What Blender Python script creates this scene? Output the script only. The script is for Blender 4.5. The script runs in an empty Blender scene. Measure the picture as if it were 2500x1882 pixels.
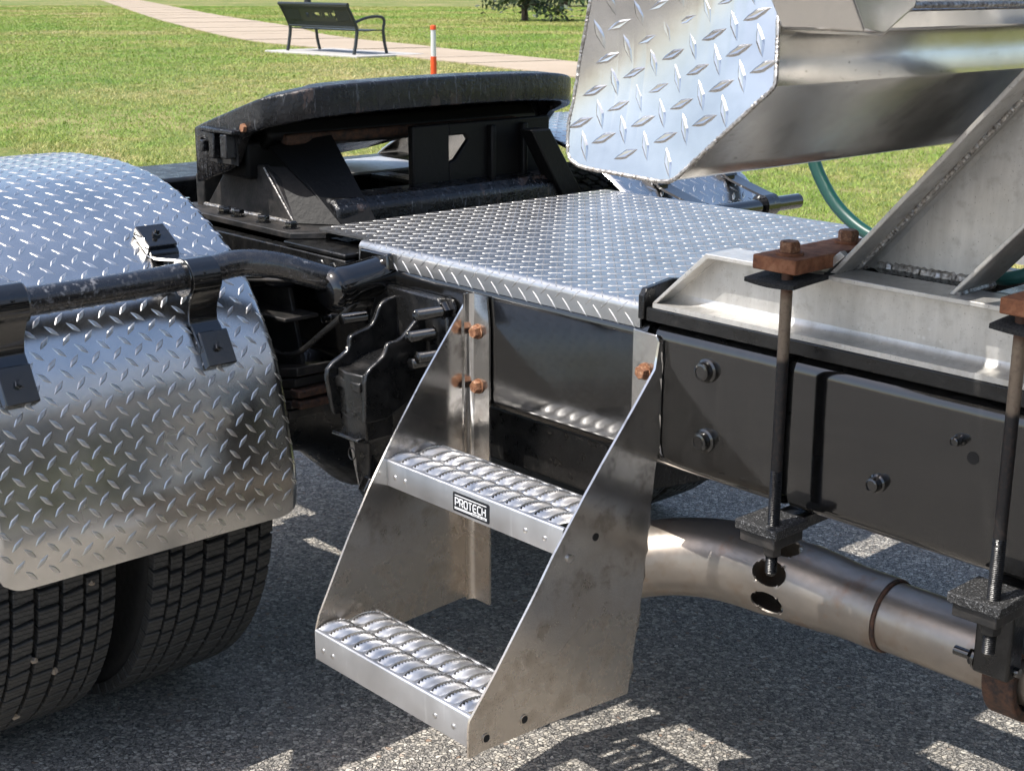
import bpy, math, random
import numpy as np
from mathutils import Vector, Matrix

random.seed(7)
rng = np.random.default_rng(7)
SC = bpy.context.scene
COL = SC.collection
R = math.radians

# ------------------------------------------------------------------ camera, sky, sun, exposure
cam_d = bpy.data.cameras.new('camera')
cam = bpy.data.objects.new('camera', cam_d)
COL.objects.link(cam)
YAW, PITCH, ROLL = R(47.6), R(15.85), R(-0.16)
F = Vector((-math.sin(YAW) * math.cos(PITCH), math.cos(YAW) * math.cos(PITCH), -math.sin(PITCH)))
RT = Vector((math.cos(YAW), math.sin(YAW), 0))
DN = F.cross(RT)
RT2 = RT * math.cos(ROLL) + DN * math.sin(ROLL)
DN2 = DN * math.cos(ROLL) - RT * math.sin(ROLL)
M = Matrix(((RT2.x, -DN2.x, -F.x, 0), (RT2.y, -DN2.y, -F.y, 0), (RT2.z, -DN2.z, -F.z, 1.45), (0, 0, 0, 1)))
cam.matrix_world = M
cam_d.sensor_fit = 'HORIZONTAL'
cam_d.sensor_width = 36.0
cam_d.lens = 36.0 * 3480.0 / 2500.0
cam_d.clip_start = 0.05
cam_d.clip_end = 2000
cam_d.dof.use_dof = True
cam_d.dof.focus_distance = 2.35
cam_d.dof.aperture_fstop = 22.0
SC.camera = cam

SUN = Vector((0.165, 0.58, -1.0)).normalized()          # direction in which the light travels
sun_el = math.asin(-SUN.z)
w = bpy.data.worlds.new('World')
SC.world = w
w.use_nodes = True
nt = w.node_tree
bg = nt.nodes['Background']
sky = nt.nodes.new('ShaderNodeTexSky')
sky.sky_type = 'NISHITA'
sky.sun_disc = False
sky.sun_elevation = sun_el
sky.sun_rotation = R(196)
sky.air_density = 1.0
sky.dust_density = 2.2
sky.ozone_density = 0.5
nt.links.new(sky.outputs[0], bg.inputs[0])
bg.inputs[1].default_value = 0.15
sl = bpy.data.lights.new('sun', 'SUN')
sl.energy = 3.7
sl.angle = R(0.53)
sl.color = (1.0, 0.955, 0.89)
so = bpy.data.objects.new('sun', sl)
so.rotation_euler = SUN.to_track_quat('-Z', 'Y').to_euler()
so.location = (-3, -6, 12)
COL.objects.link(so)
SC.view_settings.view_transform = 'Standard'
SC.view_settings.look = 'None'
SC.view_settings.exposure = 0.70
SC.view_settings.gamma = 1.0
SC.view_settings.use_curve_mapping = False
SC.cycles.max_bounces = 6
SC.cycles.glossy_bounces = 4
SC.cycles.diffuse_bounces = 3
SC.cycles.caustics_reflective = False
SC.cycles.caustics_refractive = False
SC.cycles.use_adaptive_sampling = True
SC.cycles.adaptive_threshold = 0.03
SC.cycles.use_denoising = True

# ------------------------------------------------------------------ materials
MATS = {}


def node(nt, t, **kw):
    n = nt.nodes.new(t)
    for k, v in kw.items():
        if k in ('operation', 'blend_type', 'data_type', 'feature', 'distance', 'wave_type', 'bands_direction', 'noise_dimensions'):
            setattr(n, k, v)
        else:
            n.inputs[k].default_value = v
    return n


def ramp(nt, fac, stops):
    n = nt.nodes.new('ShaderNodeValToRGB')
    els = n.color_ramp.elements
    while len(els) < len(stops):
        els.new(0.5)
    for e, (p, c) in zip(els, stops):
        e.position = p
        e.color = (c[0], c[1], c[2], 1) if len(c) == 3 else c
    nt.links.new(fac, n.inputs[0])
    return n.outputs[0]


def g3(v):
    return (v, v, v)


class Mat:
    """small wrapper round a Principled material with Object coordinates"""

    def __init__(self, name, base=(0.5, 0.5, 0.5), rough=0.5, metal=0.0, coat=0.0, spec=0.5):
        self.m = bpy.data.materials.new(name)
        self.m.use_nodes = True
        self.nt = self.m.node_tree
        self.p = self.nt.nodes['Principled BSDF']
        self.p.inputs['Base Color'].default_value = (*base, 1)
        self.p.inputs['Roughness'].default_value = rough
        self.p.inputs['Metallic'].default_value = metal
        self.p.inputs['Coat Weight'].default_value = coat
        self.p.inputs['Coat Roughness'].default_value = 0.06
        self.p.inputs['Specular IOR Level'].default_value = spec
        self.tc = self.nt.nodes.new('ShaderNodeTexCoord').outputs['Object']
        self.height = None
        MATS[name] = self.m

    def scaled(self, sx, sy, sz):
        n = self.nt.nodes.new('ShaderNodeMapping')
        n.inputs['Scale'].default_value = (sx, sy, sz)
        self.nt.links.new(self.tc, n.inputs[0])
        return n.outputs[0]

    def noise(self, scale, detail=4, rough=0.55, co=None, dist=0.0):
        n = node(self.nt, 'ShaderNodeTexNoise', Scale=scale, Detail=detail, Roughness=rough, Distortion=dist)
        self.nt.links.new(co or self.tc, n.inputs['Vector'])
        return n.outputs['Fac']

    def voro(self, scale, feature='F1', co=None, rnd=1.0):
        n = node(self.nt, 'ShaderNodeTexVoronoi', feature=feature, Scale=scale, Randomness=rnd)
        self.nt.links.new(co or self.tc, n.inputs['Vector'])
        return n

    def ramp(self, fac, stops):
        return ramp(self.nt, fac, stops)

    def mix(self, fac, a, b, blend='MIX'):
        n = self.nt.nodes.new('ShaderNodeMix')
        n.data_type = 'RGBA'
        n.blend_type = blend
        for sock, val in ((n.inputs['Factor'], fac), (n.inputs['A'], a), (n.inputs['B'], b)):
            if hasattr(val, 'node'):
                self.nt.links.new(val, sock)
            elif isinstance(val, (int, float)):
                sock.default_value = val
            else:
                sock.default_value = (*val, 1)
        return n.outputs['Result']

    def math(self, op, a, b=0.0):
        n = self.nt.nodes.new('ShaderNodeMath')
        n.operation = op
        for s, v in ((n.inputs[0], a), (n.inputs[1], b)):
            if hasattr(v, 'node'):
                self.nt.links.new(v, s)
            else:
                s.default_value = v
        return n.outputs[0]

    def set(self, key, val):
        self.nt.links.new(val, self.p.inputs[key])
        return self

    def bump(self, fac, dist, strength=1.0):
        n = self.nt.nodes.new('ShaderNodeBump')
        n.inputs['Distance'].default_value = dist
        n.inputs['Strength'].default_value = strength
        self.nt.links.new(fac, n.inputs['Height'])
        if self.height is not None:
            self.nt.links.new(self.height, n.inputs['Normal'])
        self.height = n.outputs[0]
        self.nt.links.new(self.height, self.p.inputs['Normal'])
        return self


# rolled diamond plate, fairly bright
m = Mat('diamond_plate', metal=1.0)
n1 = m.noise(9, 3); n2 = m.noise(160, 3)
m.set('Base Color', m.ramp(n1, [(0.3, (0.60, 0.59, 0.565)), (0.7, (0.76, 0.745, 0.715))]))
m.set('Roughness', m.ramp(n1, [(0.3, g3(0.19)), (0.75, g3(0.30))]))
m.bump(m.noise(6, 1), 0.0008)

for nm_, c0_, c1_, ro_ in (('diamond_lug', 0.54, 0.70, 0.34), ('deck_lug', 0.34, 0.48, 0.50)):
    m = Mat(nm_, metal=1.0)
    n1 = m.noise(12, 3)
    m.set('Base Color', m.ramp(n1, [(0.3, (c0_, c0_ * 0.99, c0_ * 0.97)), (0.7, (c1_, c1_ * 0.99, c1_ * 0.97))]))
    m.set('Roughness', m.ramp(m.noise(120, 2), [(0.3, g3(ro_ - 0.06)), (0.7, g3(ro_ + 0.06))]))

m = Mat('diamond_plate_deck', metal=1.0)
n1 = m.noise(12, 3); n2 = m.noise(200, 3)
m.set('Base Color', m.ramp(n1, [(0.3, (0.46, 0.455, 0.445)), (0.7, (0.60, 0.595, 0.585))]))
m.set('Roughness', m.ramp(n2, [(0.3, g3(0.3)), (0.75, g3(0.46))]))
m.bump(m.noise(10, 2), 0.0007); m.bump(n2, 0.00005)

m = Mat('diamond_plate_polished', metal=1.0)
n1 = m.noise(14, 3); n2 = m.noise(160, 3)
m.set('Base Color', m.ramp(n1, [(0.3, (0.52, 0.515, 0.505)), (0.7, (0.66, 0.655, 0.645))]))
m.set('Roughness', m.ramp(n1, [(0.3, g3(0.17)), (0.75, g3(0.28))]))
m.bump(m.noise(11, 2), 0.0008); m.bump(n2, 0.00003)

# plain aluminium sheet of the step and the rack box: soft mirror, pitted, grimy
m = Mat('sheet_aluminium', metal=0.95)
n1 = m.noise(6, 4); n2 = m.noise(430, 2, co=m.scaled(1, 1, 0.6)); n3 = m.noise(22, 5, 0.68)
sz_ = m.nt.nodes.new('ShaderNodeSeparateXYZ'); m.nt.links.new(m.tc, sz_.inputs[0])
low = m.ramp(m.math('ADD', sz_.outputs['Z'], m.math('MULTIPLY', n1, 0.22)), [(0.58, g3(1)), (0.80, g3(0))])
pit = m.ramp(n2, [(0.57, g3(0)), (0.68, g3(1))])
c = m.ramp(n1, [(0.3, (0.50, 0.49, 0.475)), (0.7, (0.68, 0.67, 0.65))])
c = m.mix(m.ramp(n3, [(0.52, g3(0)), (0.66, g3(0.6))]), c, (0.17, 0.155, 0.14))
c = m.mix(m.math('MULTIPLY', low, 0.6), c, (0.56, 0.46, 0.345))  # warm ground reflection painted in as a tan dust tone towards the foot
c = m.mix(m.math('MULTIPLY', m.math('MULTIPLY', pit, low), m.ramp(n3, [(0.35, g3(0.05)), (0.6, g3(0.65))])), c, (0.15, 0.11, 0.08))
m.set('Base Color', c)
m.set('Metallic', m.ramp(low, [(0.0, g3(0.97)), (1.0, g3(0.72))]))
m.set('Roughness', m.math('ADD', m.ramp(n3, [(0.3, g3(0.12)), (0.7, g3(0.22))]), m.math('MULTIPLY', low, 0.10)))
m.bump(m.noise(4, 1), 0.003)

m = Mat('rack_sheet', metal=0.8)
n1 = m.noise(5, 3); n3 = m.noise(24, 4, 0.65)
c = m.ramp(n1, [(0.3, (0.70, 0.675, 0.63)), (0.7, (0.86, 0.835, 0.79))])
pit = m.ramp(m.noise(230, 2, co=m.scaled(1, 0.35, 1)), [(0.66, g3(0)), (0.72, g3(1))])
c = m.mix(m.math('MULTIPLY', pit, m.ramp(m.noise(9, 2), [(0.48, g3(0)), (0.62, g3(0.55))])), c, (0.16, 0.135, 0.11))
m.set('Base Color', c)
m.set('Roughness', m.ramp(n3, [(0.3, g3(0.15)), (0.7, g3(0.26))]))
m.bump(m.noise(4.0, 1), 0.004)

# weathered mill-finish aluminium: base channel, strut
m = Mat('mill_aluminium', metal=0.75)
n1 = m.noise(7, 4); n2 = m.noise(300, 2); n3 = m.noise(60, 4, 0.6)
st_ = m.noise(10, 5, 0.65, co=m.scaled(6, 6, 0.8))
c = m.ramp(m.math('ADD', m.math('MULTIPLY', n1, 0.5), m.math('MULTIPLY', st_, 0.5)), [(0.3, (0.50, 0.485, 0.455)), (0.7, (0.74, 0.725, 0.695))])
sp = m.ramp(m.voro(75).outputs['Distance'], [(0.0, g3(1)), (0.28, g3(0))])
c = m.mix(m.math('MULTIPLY', sp, m.ramp(m.noise(6, 2), [(0.5, g3(0)), (0.65, g3(0.6))])), c, (0.88, 0.89, 0.90))
c = m.mix(m.ramp(n3, [(0.55, g3(0)), (0.75, g3(0.35))]), c, (0.33, 0.29, 0.23))
c = m.mix(m.ramp(n2, [(0.66, g3(0)), (0.74, g3(0.55))]), c, (0.16, 0.15, 0.13))
m.set('Base Color', c)
m.set('Roughness', m.ramp(n3, [(0.3, g3(0.38)), (0.7, g3(0.55))]))
m.bump(n2, 0.00012)

m = Mat('tread_aluminium', metal=1.0)
n1 = m.noise(40, 3); n2 = m.noise(250, 2)
m.set('Base Color', m.ramp(n1, [(0.3, (0.54, 0.535, 0.53)), (0.7, (0.70, 0.695, 0.69))]))
m.set('Roughness', m.ramp(n1, [(0.3, g3(0.28)), (0.7, g3(0.42))]))
m.bump(n2, 0.00006)

m = Mat('tread_front_aluminium', metal=1.0)
n1 = m.noise(10, 3); n2 = m.noise(90, 4, co=m.scaled(1, 1, 0.14)); n3 = m.noise(260, 2)
c = m.ramp(n1, [(0.3, (0.56, 0.56, 0.57)), (0.7, (0.70, 0.70, 0.71))])
c = m.mix(m.ramp(n2, [(0.6, g3(0)), (0.75, g3(0.5))]), c, (0.85, 0.86, 0.87))
m.set('Base Color', c)
m.set('Roughness', m.ramp(n1, [(0.3, g3(0.36)), (0.7, g3(0.48))]))
m.bump(n3, 0.00005)

m = Mat('weld_aluminium', metal=0.8)
n2 = m.noise(180, 3)
m.set('Base Color', m.ramp(n2, [(0.3, (0.16, 0.14, 0.12)), (0.7, (0.62, 0.60, 0.57))]))
m.p.inputs['Roughness'].default_value = 0.42
m.bump(n2, 0.0008)

# black paint
m = Mat('gloss_black_paint', base=(0.012, 0.012, 0.013), rough=0.13, coat=0.8, spec=0.6)
n1 = m.noise(16, 3); n2 = m.noise(8, 4, co=m.scaled(14, 1, 1.0)); n3 = m.noise(260, 2)
c = m.mix(m.ramp(n2, [(0.50, g3(0.05)), (0.80, g3(0.6))]), (0.004, 0.004, 0.004), (0.016, 0.015, 0.014))
m.set('Base Color', c)
m.set('Roughness', m.ramp(m.noise(5, 4, 0.6), [(0.35, g3(0.07)), (0.7, g3(0.18))]))
m.bump(n1, 0.0005)

m = Mat('scuffed_black_paint', base=(0.012, 0.012, 0.013), rough=0.16, coat=0.8, spec=0.6)
n1 = m.noise(30, 3); n2 = m.noise(85, 5, 0.7)
sc = m.math('MULTIPLY', m.ramp(n2, [(0.56, g3(0)), (0.64, g3(1))]), m.ramp(m.noise(9, 2), [(0.45, g3(0)), (0.6, g3(0.8))]))
m.set('Base Color', m.mix(sc, (0.010, 0.010, 0.011), (0.19, 0.19, 0.20)))
m.set('Roughness', m.ramp(n2, [(0.4, g3(0.10)), (0.65, g3(0.5))]))
m.bump(n2, 0.0006); m.bump(n1, 0.0005)

m = Mat('chassis_black', base=(0.014, 0.013, 0.013), rough=0.35)
n1 = m.noise(35, 4, 0.6); n2 = m.noise(140, 3)
c = m.mix(m.ramp(n1, [(0.55, g3(0)), (0.75, g3(0.6))]), (0.007, 0.007, 0.007), (0.030, 0.026, 0.022))
m.set('Base Color', c)
m.set('Roughness', m.ramp(n1, [(0.3, g3(0.2)), (0.7, g3(0.5))]))
m.bump(n2, 0.0006); m.bump(n1, 0.0010)

m = Mat('dusty_black', base=(0.03, 0.028, 0.026), rough=0.55)
n1 = m.noise(18, 5, 0.65); n2 = m.noise(150, 3)
c = m.mix(m.ramp(n1, [(0.42, g3(0)), (0.7, g3(0.9))]), (0.010, 0.010, 0.010), (0.060, 0.052, 0.046))
m.set('Base Color', c)
m.bump(n2, 0.0006)

m = Mat('fifth_wheel_black', base=(0.013, 0.013, 0.014), rough=0.25)
n1 = m.noise(22, 5, 0.6); n2 = m.noise(120, 4, 0.65); n4 = m.noise(9, 5, 0.7, co=m.scaled(1, 1, 0.5))
c = m.mix(m.ramp(n1, [(0.5, g3(0)), (0.72, g3(0.6))]), (0.006, 0.006, 0.007), (0.026, 0.024, 0.024))
c = m.mix(m.ramp(n4, [(0.585, g3(0)), (0.62, g3(0.8))]), c, (0.075, 0.052, 0.043))
scr = m.ramp(m.noise(38, 4, 0.7, co=m.scaled(3, 3, 0.5)), [(0.60, g3(0)), (0.64, g3(0.6))])
c = m.mix(scr, c, (0.13, 0.135, 0.145))
m.set('Base Color', c)
m.set('Roughness', m.ramp(n1, [(0.3, g3(0.10)), (0.65, g3(0.38))]))
m.bump(n2, 0.0022); m.bump(m.noise(40, 3, co=m.scaled(1, 1, 0.3)), 0.0035)

m = Mat('casting_black', base=(0.010, 0.010, 0.010), rough=0.3, coat=0.3)
n1 = m.noise(30, 4, 0.6); n2 = m.noise(200, 3)
m.set('Base Color', m.mix(m.ramp(n1, [(0.5, g3(0)), (0.75, g3(0.7))]), (0.008, 0.008, 0.008), (0.034, 0.031, 0.028)))
m.set('Roughness', m.ramp(n1, [(0.3, g3(0.18)), (0.7, g3(0.45))]))
m.bump(n2, 0.0008); m.bump(n1, 0.0008)

m = Mat('greasy_black', base=(0.005, 0.005, 0.005), rough=0.5, spec=0.2)
m.bump(m.noise(90, 4), 0.001)

m = Mat('rust', base=(0.3, 0.1, 0.04), rough=0.85)
n1 = m.noise(60, 5, 0.65); n2 = m.noise(300, 3); n3 = m.noise(25, 3)
c = m.ramp(n1, [(0.25, (0.10, 0.040, 0.022)), (0.5, (0.25, 0.098, 0.046)), (0.75, (0.38, 0.18, 0.095))])
c = m.mix(m.ramp(n3, [(0.58, g3(0)), (0.7, g3(0.7))]), c, (0.08, 0.04, 0.03))
m.set('Base Color', c)
m.bump(n2, 0.0006); m.bump(n1, 0.0006)

m = Mat('rust_dark', base=(0.06, 0.035, 0.025), rough=0.8)
n1 = m.noise(70, 5, 0.65)
m.set('Base Color', m.ramp(n1, [(0.35, (0.022, 0.017, 0.015)), (0.7, (0.12, 0.055, 0.03))]))
m.bump(n1, 0.001)

m = Mat('rusty_bolt', base=(0.35, 0.13, 0.05), rough=0.7)
n1 = m.noise(160, 5, 0.75); n2 = m.noise(420, 3)
c = m.ramp(n1, [(0.30, (0.07, 0.032, 0.020)), (0.45, (0.20, 0.085, 0.042)), (0.58, (0.33, 0.16, 0.08)), (0.68, (0.50, 0.37, 0.27))])
m.set('Base Color', c)
m.bump(n2, 0.0005)

m = Mat('rod_steel', base=(0.2, 0.15, 0.11), rough=0.55, metal=0.25)
z = m.nt.nodes.new('ShaderNodeSeparateXYZ'); m.nt.links.new(m.tc, z.inputs[0])
zz = m.math('ADD', z.outputs['Z'], m.math('MULTIPLY', m.noise(80, 3), 0.012))
c = m.ramp(m.math('MULTIPLY', m.math('SUBTRACT', zz, 0.6), 2.0), [(0.0, (0.014, 0.013, 0.013)), (0.705, (0.014, 0.013, 0.013)), (0.72, (0.19, 0.145, 0.105)), (0.88, (0.24, 0.18, 0.125)), (0.91, (0.11, 0.05, 0.03)), (1.0, (0.10, 0.045, 0.03))])
m.set('Base Color', m.mix(m.ramp(m.noise(160, 3), [(0.5, g3(0)), (0.75, g3(0.5))]), c, (0.07, 0.04, 0.03)))
m.bump(m.noise(250, 2), 0.0003)

m = Mat('rubber_pad', base=(0.018, 0.018, 0.02), rough=0.95)
n = m.noise(400, 2); m.bump(n, 0.0012)
m.set('Base Color', m.ramp(n, [(0.35, g3(0.010)), (0.7, g3(0.045))]))

m = Mat('gritty_black', base=(0.018, 0.018, 0.02), rough=0.6)
n = m.noise(420, 2); m.bump(n, 0.0025)
m.set('Base Color', m.ramp(n, [(0.45, g3(0.013)), (0.62, g3(0.05)), (0.72, g3(0.30))]))

m = Mat('tyre_rubber', base=(0.022, 0.022, 0.022), rough=0.75)
n1 = m.noise(60, 4); m.bump(m.noise(350, 2), 0.0004)
m.set('Base Color', m.ramp(n1, [(0.3, (0.010, 0.010, 0.010)), (0.7, (0.022, 0.021, 0.020))]))
m.set('Roughness', m.ramp(n1, [(0.3, g3(0.6)), (0.7, g3(0.85))]))

m = Mat('tread_rubber', base=(0.028, 0.028, 0.027), rough=0.7)
sep = m.nt.nodes.new('ShaderNodeSeparateXYZ'); m.nt.links.new(m.tc, sep.inputs[0])
zig = m.math('MULTIPLY', m.math('PINGPONG', sep.outputs['Y'], 0.004), 0.7)
lines = m.math('PINGPONG', m.math('ADD', sep.outputs['Z'], zig), 0.0052)
sipe = m.ramp(m.math('MULTIPLY', lines, 190.0), [(0.0, g3(0)), (0.12, g3(0)), (0.24, g3(1))])
c = m.ramp(m.noise(90, 3), [(0.3, (0.034, 0.033, 0.032)), (0.7, (0.062, 0.060, 0.056))])
m.set('Base Color', m.mix(sipe, (0.008, 0.008, 0.008), c))
m.bump(sipe, 0.0015); m.bump(m.noise(400, 2), 0.0003)

m = Mat('exhaust_steel', base=(0.3, 0.27, 0.24), rough=0.4, metal=0.8)
n1 = m.noise(9, 4, 0.6); n2 = m.noise(90, 3)
c = m.ramp(n1, [(0.3, (0.25, 0.23, 0.21)), (0.55, (0.32, 0.285, 0.25)), (0.75, (0.23, 0.17, 0.125))])
c = m.mix(m.ramp(m.noise(20, 4, 0.6), [(0.58, g3(0)), (0.74, g3(0.5))]), c, (0.27, 0.13, 0.06))
m.set('Base Color', c)
m.set('Roughness', m.ramp(n2, [(0.3, g3(0.32)), (0.7, g3(0.44))]))

Mat('green_hose', base=(0.003, 0.055, 0.042), rough=0.38)
Mat('pale_green_hose', base=(0.06, 0.22, 0.18), rough=0.45)
Mat('chrome_fitting', base=(0.7, 0.7, 0.7), rough=0.2, metal=1.0)
Mat('rivet_aluminium', base=(0.62, 0.60, 0.58), rough=0.35, metal=1.0)
Mat('hole_dark', base=(0.015, 0.014, 0.013), rough=0.9)
Mat('sticker_black', base=(0.012, 0.014, 0.018), rough=0.35)
Mat('sticker_white', base=(0.78, 0.79, 0.80), rough=0.45)
Mat('bench_paint', base=(0.018, 0.024, 0.026), rough=0.45)
Mat('orange_plastic', base=(0.75, 0.085, 0.015), rough=0.5)
Mat('white_plastic', base=(0.62, 0.62, 0.62), rough=0.5)
Mat('lamp_paint', base=(0.012, 0.013, 0.014), rough=0.4)
m = Mat('pebble_stone', base=(0.30, 0.24, 0.18), rough=0.85); m.bump(m.noise(300, 3), 0.001)

# ground: chip-seal asphalt
m = Mat('chip_seal', rough=0.85)
warp = m.nt.nodes.new('ShaderNodeVectorMath'); warp.operation = 'MULTIPLY_ADD'
nz_ = node(m.nt, 'ShaderNodeTexNoise', Scale=120.0, Detail=1.0); m.nt.links.new(m.tc, nz_.inputs['Vector'])
m.nt.links.new(nz_.outputs['Color'], warp.inputs[0]); warp.inputs[1].default_value = (0.006, 0.006, 0.0); m.nt.links.new(m.tc, warp.inputs[2])
wc = warp.outputs[0]


def vor2(scale, feature):
    n = m.voro(scale, feature, co=wc)
    n.voronoi_dimensions = '2D'
    return n


v1 = vor2(115, 'F1'); v1e = vor2(115, 'DISTANCE_TO_EDGE'); v2 = vor2(205, 'F1'); v2e = vor2(205, 'DISTANCE_TO_EDGE')
sepc = m.nt.nodes.new('ShaderNodeSeparateColor'); m.nt.links.new(v1.outputs['Color'], sepc.inputs[0])
sepc2 = m.nt.nodes.new('ShaderNodeSeparateColor'); m.nt.links.new(v2.outputs['Color'], sepc2.inputs[0])
stone = m.ramp(sepc.outputs[0], [(0.0, (0.26, 0.245, 0.225)), (0.2, (0.36, 0.335, 0.30)), (0.45, (0.46, 0.42, 0.365)), (0.75, (0.66, 0.605, 0.515)), (0.94, (0.75, 0.71, 0.63)), (1.0, (0.36, 0.25, 0.18))])
stone2 = m.ramp(sepc2.outputs[0], [(0.0, (0.12, 0.117, 0.11)), (0.3, (0.27, 0.255, 0.235)), (0.6, (0.45, 0.415, 0.365)), (1.0, (0.63, 0.59, 0.53))])
big = m.math('GREATER_THAN', sepc.outputs[1], 0.50)
wv = m.math('MULTIPLY', m.noise(60, 2), 1.0)
edge1 = m.ramp(m.math('MULTIPLY', v1e.outputs['Distance'], m.math('ADD', m.math('MULTIPLY', sepc.outputs[2], 1.6), 0.6)), [(0.0, g3(0)), (0.05, g3(0.3)), (0.20, g3(1))])
edge2 = m.ramp(m.math('MULTIPLY', v2e.outputs['Distance'], m.math('ADD', m.math('MULTIPLY', sepc2.outputs[2], 1.6), 0.6)), [(0.0, g3(0)), (0.05, g3(0.3)), (0.22, g3(1))])
edge = m.mix(big, edge2, edge1)
c = m.mix(big, stone2, stone)
c = m.mix(m.ramp(m.noise(260, 2), [(0.3, g3(0.0)), (0.75, g3(0.35))]), c, (0.20, 0.185, 0.165))
c = m.mix(m.ramp(edge, [(0.0, g3(0)), (0.55, g3(1))]), (0.13, 0.122, 0.112), c)
patch = m.ramp(m.noise(2.2, 5, 0.65), [(0.3, g3(0.74)), (0.7, g3(1.0))])
c = m.mix(1.0, c, patch, 'MULTIPLY')
m.set('Base Color', c)
m.bump(edge, 0.005)

m = Mat('soil', rough=0.95)
n1 = m.noise(0.35, 5, 0.65); n2 = m.noise(3.5, 5, 0.7)
c = m.ramp(m.math('ADD', m.math('MULTIPLY', n1, 0.5), m.math('MULTIPLY', n2, 0.5)), [(0.38, (0.085, 0.15, 0.02)), (0.50, (0.16, 0.18, 0.045)), (0.62, (0.32, 0.26, 0.12))])
m.set('Base Color', c)
m.bump(m.noise(40, 4), 0.02)

m = Mat('grass_blade', rough=0.6)
n1 = m.noise(0.30, 5, 0.6); n2 = m.noise(2.6, 5, 0.72); n3 = m.noise(60, 2)
f = m.math('ADD', m.math('MULTIPLY', n1, 0.55), m.math('ADD', m.math('MULTIPLY', n2, 0.32), m.math('MULTIPLY', n3, 0.16)))
c = m.ramp(f, [(0.39, (0.125, 0.27, 0.020)), (0.49, (0.225, 0.335, 0.040)), (0.555, (0.36, 0.35, 0.095)), (0.64, (0.56, 0.45, 0.23))])
m.set('Base Color', c)
m.p.inputs['Transmission Weight'].default_value = 0.0

m = Mat('walk_concrete', rough=0.85)
n1 = m.noise(1.2, 4); n2 = m.noise(90, 3)
m.set('Base Color', m.mix(0.3, m.ramp(n1, [(0.3, (0.34, 0.27, 0.19)), (0.7, (0.42, 0.34, 0.245))]), m.ramp(n2, [(0.3, (0.30, 0.235, 0.175)), (0.7, (0.44, 0.36, 0.29))])))
m.bump(n2, 0.001)
m = Mat('pad_concrete', rough=0.85)
n2 = m.noise(60, 4)
m.set('Base Color', m.ramp(n2, [(0.3, (0.36, 0.345, 0.325)), (0.7, (0.47, 0.455, 0.43))]))
m = Mat('bark', rough=0.9)
n1 = m.noise(30, 4, 0.7, co=m.scaled(1, 1, 0.25))
m.set('Base Color', m.ramp(n1, [(0.3, (0.045, 0.032, 0.022)), (0.7, (0.13, 0.10, 0.075))]))
m.bump(n1, 0.02)
for nm, a, b in (('pine_needle', (0.014, 0.034, 0.014), (0.055, 0.085, 0.030)), ('pale_leaf', (0.07, 0.095, 0.045), (0.19, 0.21, 0.11)), ('broad_leaf', (0.03, 0.065, 0.015), (0.085, 0.13, 0.03))):
    m = Mat(nm, rough=0.55)
    m.set('Base Color', m.ramp(m.noise(2.5, 4, 0.7), [(0.3, a), (0.7, b)]))

# ------------------------------------------------------------------ mesh helpers


def V3(p):
    return np.asarray(p, float)


def nrm(v):
    v = np.asarray(v, float)
    return v / (np.linalg.norm(v) + 1e-12)


def frame(axis):
    a = nrm(axis)
    h = np.array([0, 0, 1.0]) if abs(a[2]) < 0.9 else np.array([1.0, 0, 0])
    u = nrm(np.cross(h, a))
    return a, u, np.cross(a, u)


def spline(pts, n=8, closed=False):
    pts = [V3(p) for p in pts]
    out = []
    N = len(pts)
    rng_ = range(N) if closed else range(N - 1)
    for i in rng_:
        p1, p2 = pts[i], pts[(i + 1) % N]
        p0 = pts[i - 1] if (i > 0 or closed) else 2 * p1 - p2
        p3 = pts[(i + 2) % N] if (i + 2 < N or closed) else 2 * p2 - p1
        for k in range(n):
            t = k / n
            out.append(0.5 * ((2 * p1) + (-p0 + p2) * t + (2 * p0 - 5 * p1 + 4 * p2 - p3) * t * t + (-p0 + 3 * p1 - 3 * p2 + p3) * t ** 3))
    if not closed:
        out.append(pts[-1])
    return out


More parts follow.
